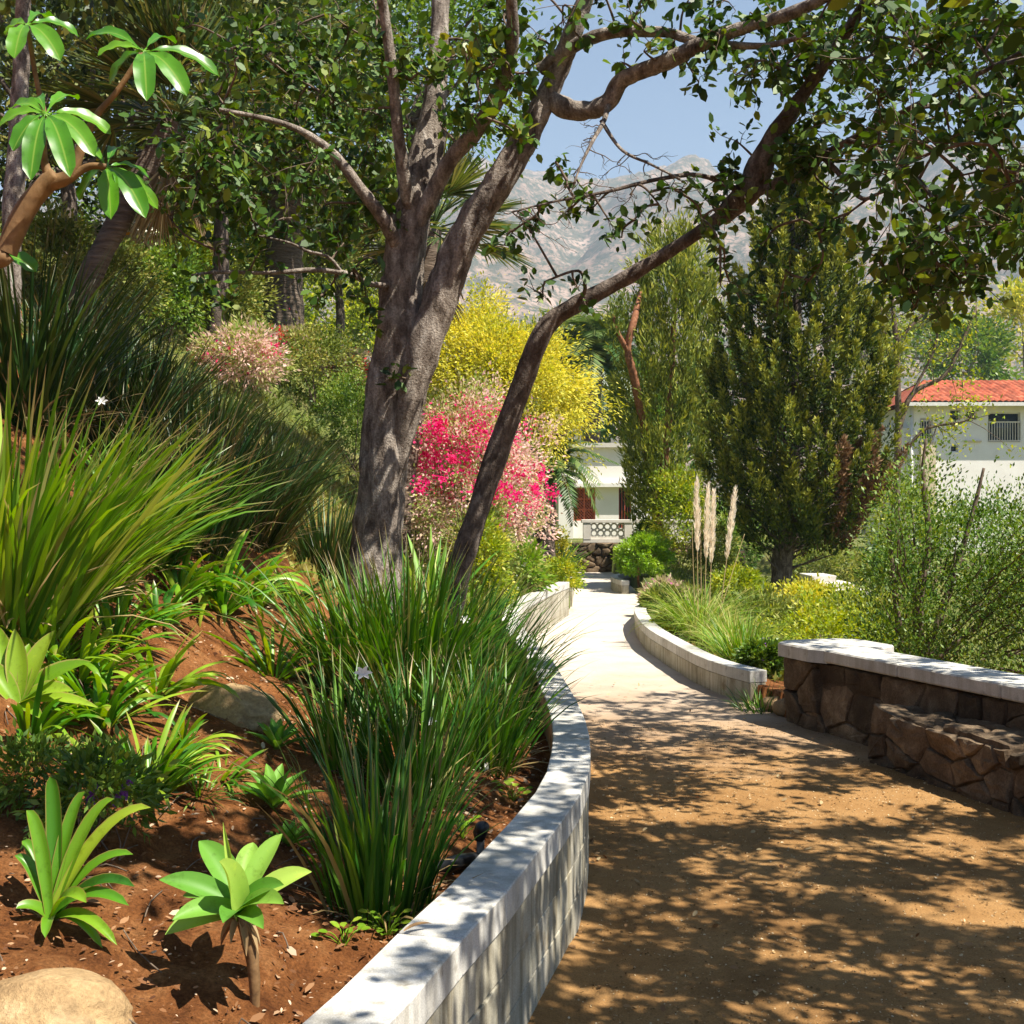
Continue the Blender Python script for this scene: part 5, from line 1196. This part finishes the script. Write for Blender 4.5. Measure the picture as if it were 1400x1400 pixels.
for l in ([(905, 770, D, 8), (890, 640, D, 7), (868, 520, D - .8, 6), (858, 480, D - 1, 5), (866, 440, D - 1, 5), (876, 400, D - .5, 3)], [(900, 700, D, 6), (915, 560, D, 5), (922, 420, D, 3), (926, 350, D, 2)], [(858, 480, D - 1, 4), (845, 455, D - 1.2, 3), (838, 430, D - 1.2, 2)]):
    q, r_ = px_poly(l); tube(t_, smooth(q - b, 24), np.interp(np.linspace(0, 1, 24), np.linspace(0, 1, len(r_)), r_), 8, .1, 3)
for cpt in (P(842, 430, D - 1.2) - b, P(848, 415, D - 1.2) - b, P(840, 450, D - 1.2) - b):
    n = 150; leaves(m_, cpt + rng.normal(size=(n, 3)) * np.array([.12, .12, .25]), nrm(rng.normal(size=(n, 3)) * .5 + np.array([0, 0, 1])), rdir(n), .16, NEED, rng.random(n) * .5, 1.2)
t_.build('trunk', M['redbark'], fe); m_.build('crown', M['feather'], fe)
# willowy tree behind the parapet
D = 11.5; b = G(*P(1262, 900, D)[:2])
wi = thing('willowy_tree', 'airy small leaved tree filling the right edge behind the parapet', 'tree', tuple(b)); m_, t_ = MB(), MB()
cents = []
for k in range(250):
    y_ = rng.uniform(610, 930); xlft = np.interp(y_, [600, 640, 680, 740, 850, 930], [1265, 1240, 1205, 1195, 1190, 1150]); x_ = rng.uniform(xlft + 10, 1500)
    ytop = np.interp(x_, [1200, 1260, 1300, 1340, 1500], [710, 625, 672, 700, 660])
    if y_ < ytop: continue
    cents.append(P(x_, y_, D + rng.normal() * .6 - (x_ - 1250) * .002) - b)
for c in cents:
    n = 150; off = rng.normal(size=(n, 3)) * np.array([.14, .16, .17]); d = nrm(off * np.array([1, 1, .6]) + np.array([0, 0, .25]) + rng.normal(size=(n, 3)) * .15)
    leaves(m_, c + off, d, nrm(rng.normal(size=(n, 3)) * .6 + np.array([.3, -.3, .6])), .046 * rng.uniform(.6, 1.3, n), DIAM, np.clip(rng.normal() * .2 + .45 + rng.normal(size=n) * .2, 0, 1), .9)
for s_ in ([(1262, 910, D, 8), (1255, 830, D, 7), (1270, 740, D, 5), (1262, 650, D, 3), (1266, 600, D, 1.5)], [(1262, 900, D, 6), (1300, 800, D, 5), (1330, 700, D, 3), (1345, 640, D, 2)], [(1235, 900, D, 5), (1222, 800, D, 4), (1215, 720, D, 3)], [(1280, 900, D, 5), (1370, 820, D, 4), (1420, 700, D, 3)]):
    q, r_ = px_poly(s_); tube(t_, smooth(q - b, 20), np.interp(np.linspace(0, 1, 20), np.linspace(0, 1, len(r_)), r_), 7, .1, 3)
for c in cents[::2]:
    a = np.array([c[0] * .6, c[1] * .5, c[2] * .72]); tube(t_, smooth([a, (a + c) / 2 + rng.normal(size=3) * .05, c], 5), np.linspace(.012, .003, 5), 4, cap=False)
t_.build('trunk', M['twig'], wi); m_.build('crown', M['willow'], wi)
# thin bare tree with yellow leaves, in front of the red roof
D = 30.0; b = G(*P(1228, 760, D)[:2])
ba = thing('bare_tree', 'half bare spindly tree with yellowing leaves before the tiled house', 'tree', tuple(b)); m_, t_ = MB(), MB()
for s_ in ([(1222, 770, D, 6), (1228, 600, D, 5), (1226, 480, D, 4), (1220, 400, D, 2.5), (1232, 330, D, 1.5)], [(1226, 600, D, 4), (1246, 540, D, 3.4), (1290, 515, D, 2.6), (1310, 480, D, 2.4), (1335, 420, D, 1.5)], [(1224, 470, D, 2.6), (1262, 430, D, 1.8), (1300, 410, D, 1.2)], [(1228, 640, D, 3), (1260, 590, D, 2.2), (1310, 578, D, 1.6), (1330, 572, D, 1)], [(1228, 540, D, 2), (1210, 470, D, 1.4), (1205, 420, D, 1)], [(1246, 540, D, 2), (1280, 470, D, 1.5), (1275, 430, D, 1)]):
    q, r_ = px_poly(s_); q = smooth(q - b, 20); tube(t_, q, np.interp(np.linspace(0, 1, 20), np.linspace(0, 1, len(r_)), r_), 6, .08, 3)
    for j in range(26):
        a = q[rng.integers(6, 20)]; e = a + rng.normal(size=3) * .5; tube(t_, smooth([a, (a + e) / 2 + rng.normal(size=3) * .05, e], 4), np.linspace(.014, .005, 4), 3, cap=False)
        n = rng.integers(5, 30); leaves(m_, e + rng.normal(size=(n, 3)) * .16, rdir(n), rdir(n, .5), .12 * rng.uniform(.6, 1.2, n), DIAM)
t_.build('trunk', M['twig'], ba); m_.build('crown', M['yelgreen'], ba)
# trees beyond the tiled house
for (x, y, D, r_, mt, lb_) in ((1322, 490, 95, (3.2, 3, 2.6), 'midgreen', 'dark round headed tree standing just above the red roof'), (1400, 460, 105, (3.5, 3, 4.2), 'yellow', 'yellow tree beyond the right end of the red roof'), (1180, 470, 110, (3.5, 3, 4), 'olive', 'olive green tree beyond the juniper'),
                            (1270, 470, 130, (4.5, 3, 3), 'olive', 'pale olive tree low on the far slope above the roof'), (860, 560, 60, (2.0, 2, 2.2), 'midgreen', 'dark bushy tree between the yellow tree and the feathery tree'), (1010, 560, 70, (3.5, 3, 4), 'midgreen', 'broad green tree hidden behind the juniper'), (760, 520, 75, (3.2, 3, 3.4), 'olive', 'olive tree far behind the date palm')):
    b = G(*P(x, y, D)[:2]); c = P(x, y, D) - b
    tree(lb_, b, max(.6, c[2] - r_[2] * .5), .22, c, r_, mt, 60, 70, .42, spread=.26, group='trees on the far side of the garden')
# dark wooded backdrop at the upper left, on the slope
BK = [(300, 345, 27, (1.6, 1.4, 1.3), 'yelgreen', 'sunlit yellow green tree high on the slope behind the palm trunk'), (460, 330, 29, (1.9, 1.4, 1.7), 'olive', 'sunny olive tree on the slope just left of the forked trunk'), (390, 300, 33, (2.2, 1.4, 2.0), 'midgreen', 'green tree behind the thick palm trunk'), (200, 300, 24, (1.7, 1.4, 1.5), 'midgreen', 'green tree on the upper slope behind the white canopy'), (530, 300, 34, (1.5, 1.4, 2.2), 'olive', 'olive tree hidden behind the fork of the big trunk'),
      (90, 150, 16, (2.0, 1.6, 2.0), 'shadeleaf', 'dark leafy tree at the far left behind the large leaved shrub'), (290, 100, 17, (2.2, 1.6, 1.9), 'shadeleaf', 'dense dark tree top above the short fan palm'),
      (190, 60, 20, (2.6, 1.6, 2.0), 'olive', 'lighter olive tree showing through the dark trees at the top'),
      (40, 40, 20, (1.8, 1.4, 2.2), 'shadeleaf', 'dark tree behind the topmost leaf rosette'),  (560, 90, 22, (2.2, 1.6, 2.6), 'midgreen', 'green tree top behind the upper stem of the big trunk')]
for (x, y, D, r_, mt, lb_) in BK:
    b = G(*P(x, y, D)[:2]); c = P(x, y, D) - b
    tree(lb_, b, max(.5, c[2] - r_[2] * .4), .14, c, r_, mt, 90, 90, .13, OVAL if D < 16 else DIAM, 'bark_dark', spread=.24, up=.4, inner=.35, group='dark trees on the upper bank')
b = G(*P(22, 300, 11.0)[:2]); t_ = MB(); q, r_ = px_poly([(14, 420, 11, 14), (18, 300, 11, 13), (24, 180, 11, 12), (30, 60, 11, 11), (34, -80, 11, 9)]); tube(t_, smooth(np.concatenate([[b - np.array([0, 0, .2])], q]), 50), np.interp(np.linspace(0, 1, 50), np.linspace(0, 1, 6), [.12, *r_]), 14, .14, 8)
fr = thing('rough_trunk_tree', 'rough purplish brown trunk at the far left edge', 'tree', tuple(b)); t_.build('trunk', M['bark'], fr, b)
m_ = MB(); crown(m_, P(60, -160, 11) - b, (2.0, 1.5, 1.2), 70, 70, .11, OVAL); m_.build('crown', M['shadeleaf'], fr)

# ------------------------------------------------------------------ shrubs on the sunny slope (left of the big trunk)
SH = [  # px, py(base), half width px, height px, mat, label, flowers, tpl, size
 (300, 480, 60, 110, 'olive', 'olive shrub left of the tall palm trunk', None, DIAM, .10),
 (225, 470, 55, 120, 'midgreen', 'green shrub on the slope behind the dark sword leaves', None, DIAM, .10),
 (150, 450, 60, 110, 'olive', 'dusty olive shrub left of the white canopy', None, DIAM, .10),
 (80, 430, 55, 130, 'olive', 'olive brown shrub behind the large leaved shrub', None, NEED, .14),
 (450, 470, 50, 150, 'yelgreen', 'sunlit yellow green shrub between palm trunk and big trunk', None, DIAM, .10),
 (430, 560, 60, 110, 'olive', 'olive mounded shrub below the sunlit slope flowers', None, DIAM, .08),
 (480, 640, 45, 120, 'midgreen', 'leafy green shrub beside the left of the big trunk', None, DIAM, .07),
 (330, 540, 62, 90, 'bract', 'pinkish twiggy shrub with scattered blossom below the palm trunk', ('magenta', 26, .04, 12), NEED, .12),
 (400, 505, 40, 50, 'coral', 'small pinkish shrub with red blooms at the palm foot', ('redflower', 30, .06, 14), NEED, .10),
 (465, 540, 38, 60, 'coral', 'twiggy shrub with red and white blossom left of the big trunk', ('redflower', 34, .055, 18), NEED, .10),
 (260, 410, 50, 90, 'yelgreen', 'bright shrub under the short fan palm', None, DIAM, .10),
 (350, 420, 40, 90, 'midgreen', 'rounded green shrub against the palm trunk', None, DIAM, .10),
 (500, 420, 40, 120, 'yelgreen', 'pale yellow shrub high on the slope beside the fork', None, DIAM, .10),
 (170, 370, 40, 60, 'coral', 'orange pink blossom bush beside the white canopy', ('orange', 20, .07, 8), NEED, .10),
]
for (x, y, hw, hp, mt, lb_, fl, tp, sz) in SH:
    b = GP(x, y); D = b[1]; k = dict(wid=2.0) if tp is NEED else {}
    shrub(lb_, b, hw / F * D, hp / F * D, mt, 80, 75, sz * .62 * D / 16, tp, flowers=fl, group='shrubs on the sunny slope', spread=.26, **k)
# white blossom mass left of the trunk
b = GP(468, 530); D = b[1]; shrub('dazzling white flowering bush left of the big trunk', b + np.array([0, -.3, 0]), 20 / F * D, 40 / F * D, 'white', 22, 50, .09, DIAM, spread=.3, name='white_flower_bush')
# white canopy half hidden on the upper slope
b = GP(203, 365); D = b[1]; c = P(203, 322, D)
um = thing('garden_umbrella', 'small white canopy half hidden in shrubs on the upper slope', 'umbrella', tuple(b))
m_ = MB(); r_ = 24 / F * D
an = np.linspace(0, 2 * np.pi, 25)[:-1]; rings = [(r_ * s, h_) for s, h_ in ((1, -.12 * r_), (1, 0), (.75, .22 * r_), (.4, .38 * r_), (.05, .45 * r_))]
v = np.concatenate([np.stack([np.cos(an) * a, np.sin(an) * a, 0 * an + h_], -1) for a, h_ in rings]) + (c - b)
f = np.array([[i * 24 + j, i * 24 + (j + 1) % 24, (i + 1) * 24 + (j + 1) % 24, (i + 1) * 24 + j] for i in range(4) for j in range(24)]); m_.add(v, f); m_.build('canopy', M['canvas'], um)
m_ = MB(); tube(m_, [(0, 0, -.1), c - b + np.array([0, 0, .4 * r_])], .025, 8); m_.build('pole', M['greymetal'], um)

# ------------------------------------------------------------------ bougainvillea and plants beyond the bend
b = GP(640, 790) ; D = 15.5; b = G(*P(640, 700, D)[:2])
bo = shrub('big pink bougainvillea mound between the two trunks', b, 105 / F * D, P(640, 525, D)[2] - b[2], 'bract', 150, 100, .055, DIAM, flowers=('magenta', 70, .042, 105), name='bougainvillea', spread=.2, lift=.52)
D = 16.5; b = G(*P(578, 720, D)[:2])
shrub('paler bougainvillea trailing up the bank behind the big trunk', b, 62 / F * D, P(575, 555, D)[2] - b[2], 'bract', 90, 80, .055, DIAM, flowers=('magenta', 50, .035, 26), name='bougainvillea', spread=.24)
D = 19; b = G(*P(700, 760, D)[:2])
shrub('smaller magenta bougainvillea right of the leaning trunk', b, 36 / F * D, max(1.0, P(705, 600, D)[2] - b[2]), 'bract', 80, 80, .06, DIAM, flowers=('magenta', 60, .045, 40), name='bougainvillea', spread=.22)
BN = [ # beyond the bend, left side: px, d, hw px, top px, mat, label, flowers, tpl
 (690, 13.5, 40, 715, 'yelgreen', 'pale yellow shrub behind the large sword leaved clump', None, DIAM),
 (740, 16.5, 46, 750, 'grass', 'bright feathery bush at the inside of the bend', ('pinkflower', 10, .04, 3), NEED),
 (725, 14.2, 36, 782, 'yelgreen', 'low white flowering lantana spilling over the far wall', ('white', 14, .025, 40), DIAM),
 (772, 24, 24, 722, 'yellow', 'golden leaved shrub in front of the garden building', None, DIAM),
 (765, 19.5, 30, 765, 'yelgreen', 'mounded lime shrub above the end of the long wall', None, DIAM),
 (655, 14.5, 50, 690, 'olive', 'olive filler shrub under the bougainvillea', None, DIAM)]
for (x, D, hw, tp_, mt, lb_, fl, tp) in BN:
    b = G(P(x, 0, D)[0], D); 
    if x > 0 and b[0] > xl(D) - .2: b = G(xl(D) - .45, D)
    k = dict(wid=2.0) if tp is NEED else {}
    shrub(lb_, b, hw / F * D, max(.35, P(x, tp_, D)[2] - b[2]), mt, 60, 60, .055 if tp is DIAM else .1, tp, flowers=fl, group='plants beyond the bend', spread=.24, **k)
for (x, D, n, L, wd, mt, lb_) in ((590, 11.5, 36, 1.0, .06, 'agave', 'pale spiky agave between the two trunks'), (720, 13, 200, .55, .012, 'grass', 'bright grass tuft beyond the large sword clump'), (800, 24, 90, .95, .05, 'dietes', 'dark green spiky tuft at the foot of the terrace wall'), (735, 15.5, 200, .6, .012, 'dietes_light', 'second bright grass tuft near the white lantana')):
    b = G(P(x, 0, D)[0], D)
    if b[0] > xl(D) - .2: b = G(xl(D) - .4, D)
    strappy(lb_, b, n, L, wd, mt, spread=1.1, tilt=(.05, .9), droop=(.05, .5), prof='sword', group='tufts beyond the bend', seed=300 + int(x), name='grass_tuft')
# topiary
D = 23.8; b = G(2.62, D); b[2] = .2
tp_ = thing('topiary', 'clipped lollipop topiary ball on a thin stem at the far planter', 'topiary', tuple(b)); c = P(881, 762, D) - b
m_ = MB(); crown(m_, c, (32 / F * D, 32 / F * D, 27 / F * D), 170, 70, .055, DIAM, spread=.15, inner=.8, up=.4); m_.build('crown', M['lime'], tp_)
m_ = MB(); tube(m_, smooth([(-.1, 0, -.1), (-.1, 0, c[2] * .5), c], 10), .028, 8, .1); m_.build('trunk', M['redbark'], tp_)
# plants in the right bed
def right(x, D): 
    b = G(P(x, 0, D)[0], D); return b
b = right(958, 14.2); D = 14.2
pg = thing('pampas_grass', 'tall pampas grass with four cream plumes beside the path', 'pampas grass', tuple(b))
clump_mesh(520, .98, 1.15, .010, (.05, .8), (.5, 1.9), (0, 0), .14, 'sword', 8, .15, 401).build('foliage', M['grass'], pg)
st = MB()
for (x0, xt, y0, yt, xk) in ((952, 952, 870, 655, 948), (966, 968, 870, 665, 966), (978, 976, 870, 672, 978), (1000, 1006, 880, 668, 1003), (985, 1018, 880, 730, 1000), (944, 946, 870, 720, 942), (960, 958, 870, 706, 958)):
    a, e = P(x0, y0, D) - b, P(xt, yt, D + rng.normal() * .15) - b; a[2] = 0; a[:2] *= .5
    q = smooth([a, a * .4 + e * .6, e], 16); tube(st, q, np.linspace(.006, .003, 16), 5)
    if yt < 700 :
        pm = MB(); n = 650; s = rng.random(n) ** .8; L = e - (a * .4 + e * .6); p = q[-1] - nrm(q[-1] - q[8]) * (s * .86)[:, None]
        rad = .036 * np.sin(np.pi * np.clip(s * .9 + .05, 0, 1)) ** .7; off = rdir(n); p = p + off * (rad * rng.random(n))[:, None]
        leaves(pm, p, nrm(off * .28 + np.array([.05, 0, .9])), rdir(n), .075, NEED, None, .7); pm.build('plume', M['plume'], pg)
st.build('stalk', M['straw'], pg)
for (x, D, n, L, wd, mt, dr, lb_) in ((1018, 11.6, 420, .62, .010, 'dietes_light', (.1, .9), 'fresh green grass clump at the kerb end'), (940, 15.6, 260, .6, .010, 'grass', (.4, 1.5), 'arching grass behind the pampas'), (1000, 13, 300, .75, .009, 'grass', (.6, 1.8), 'pale arching grass right of the pampas plumes'), (1043, 9.72, 160, .34, .010, 'dietes', (.2, 1), 'short green tuft between the kerb end and the stone pier'), (905, 20.5, 120, .38, .014, 'dietes', (.2, 1), 'green tuft below the topiary')):
    b = right(x, D); strappy(lb_, b, n, L, wd, mt, spread=1.1, tilt=(.05, .7), droop=dr, prof='sword', br=.16, group='grasses in the right bed', seed=500 + int(x), name='grass_tuft')
RB = [ (908, 18.2, 26, 815, 'coral', 'pink flowering ground shrub behind the low kerb wall', ('pinkflower', 16, .04, 26), NEED, .1),
 (905, 16.8, 22, 850, 'olive', 'grey twiggy low shrub close behind the kerb wall', None, NEED, .1),
 (930, 14.6, 30, 865, 'yelgreen', 'yellow green low shrub at the kerb corner', None, DIAM, .05),
 (1040, 10.7, 26, 876, 'midgreen', 'dark purple flowered shrub beside the pier', ('purple', 10, .02, 14), DIAM, .05),
 (1130, 14, 80, 835, 'yelgreen', 'sunny yellow green shrub behind the pier cap', None, DIAM, .055),
 (1045, 16, 60, 822, 'olive', 'grey green bush behind the pampas grass', None, NEED, .09),
 (1190, 15, 70, 815, 'olive', 'olive shrub behind the middle of the parapet', None, DIAM, .055),
 (1150, 18, 70, 800, 'yelgreen', 'lime shrub below the pale steps', None, DIAM, .06),
 (1100, 21, 40, 795, 'yellow', 'yellow bush right of the juniper trunk', None, DIAM, .07),
 (1010, 22, 36, 780, 'yelgreen', 'yellow green bush left of the juniper trunk', None, DIAM, .07),
 (972, 27, 34, 715, 'olive', 'grey branched shrub behind the pampas plumes', None, DIAM, .07),
 (928, 28, 42, 640, 'yelgreen', 'tall pale yellow shrub before the garden building', None, DIAM, .09),
 (888, 29.5, 18, 715, 'midgreen', 'small leafy bush below the balustrade end', None, DIAM, .08),
 (1000, 28, 38, 700, 'midgreen', 'green bush behind the last pampas plume', None, DIAM, .08),
 (1225, 20, 50, 745, 'midgreen', 'green bush behind the airy tree', None, DIAM, .08),
 (1120, 30, 60, 745, 'olive', 'olive bush beside the pale steps', None, DIAM, .09),
 (1240, 45, 60, 660, 'yelgreen', 'yellow green bush at the foot of the tiled house', None, DIAM, .13),
 (1340, 45, 90, 690, 'midgreen', 'wide bush hiding the base of the tiled house', None, DIAM, .13),
 (990, 40, 60, 690, 'midgreen', 'green bush far behind the pampas plumes', None, DIAM, .12)]
for (x, D, hw, tp_, mt, lb_, fl, tp, sz) in RB:
    b = right(x, D); k = dict(wid=2.0) if tp is NEED else {}
    shrub(lb_, b, hw / F * D, max(.3, P(x, tp_, D)[2] - b[2]), mt, 70, 65, sz, tp, flowers=fl, group='shrubs in the right garden', spread=.24, **k)
# flowering frond hanging by the balustrade
D = 26; b = G(1.95, D + 1)
# ground cover in the lower right garden and on the sunny slope
m_ = MB(); n = 40000
y = rng.uniform(9.8, 46, n); x = xr(y) + .3 + rng.random(n) ** 1.2 * 16; z = H(x, y)
keep = (y < 30) | (x > 7); x, y, z = x[keep], y[keep], z[keep]; n = len(x)
leaves(m_, np.stack([x, y, z - .01], -1), nrm(rng.normal(size=(n, 3)) * .5 + np.array([0, 0, .8])), rdir(n), rng.uniform(.05, .18, n), NEED, np.clip(.5 + .5 * fbm(x * .6, y * .6, 0, 77, 3) + rng.normal(size=n) * .12, 0, 1), 1.6)
setting(m_.build('ground_cover', M['olive']), 'stuff')
m_ = MB(); n = 60000
y = rng.uniform(10, 40, n); x = xl(y) - .25 - rng.random(n) * (1.5 + .42 * y); z = H(x, y)
leaves(m_, np.stack([x, y, z - .01], -1), nrm(rng.normal(size=(n, 3)) * .5 + np.array([0, 0, .8])), rdir(n), rng.uniform(.05, .17, n), NEED, np.clip(.42 + .5 * fbm(x * .6, y * .6, 0, 78, 3) + rng.normal(size=n) * .12, 0, 1), 1.6)
setting(m_.build('slope_ground_cover', M['olive']), 'stuff')
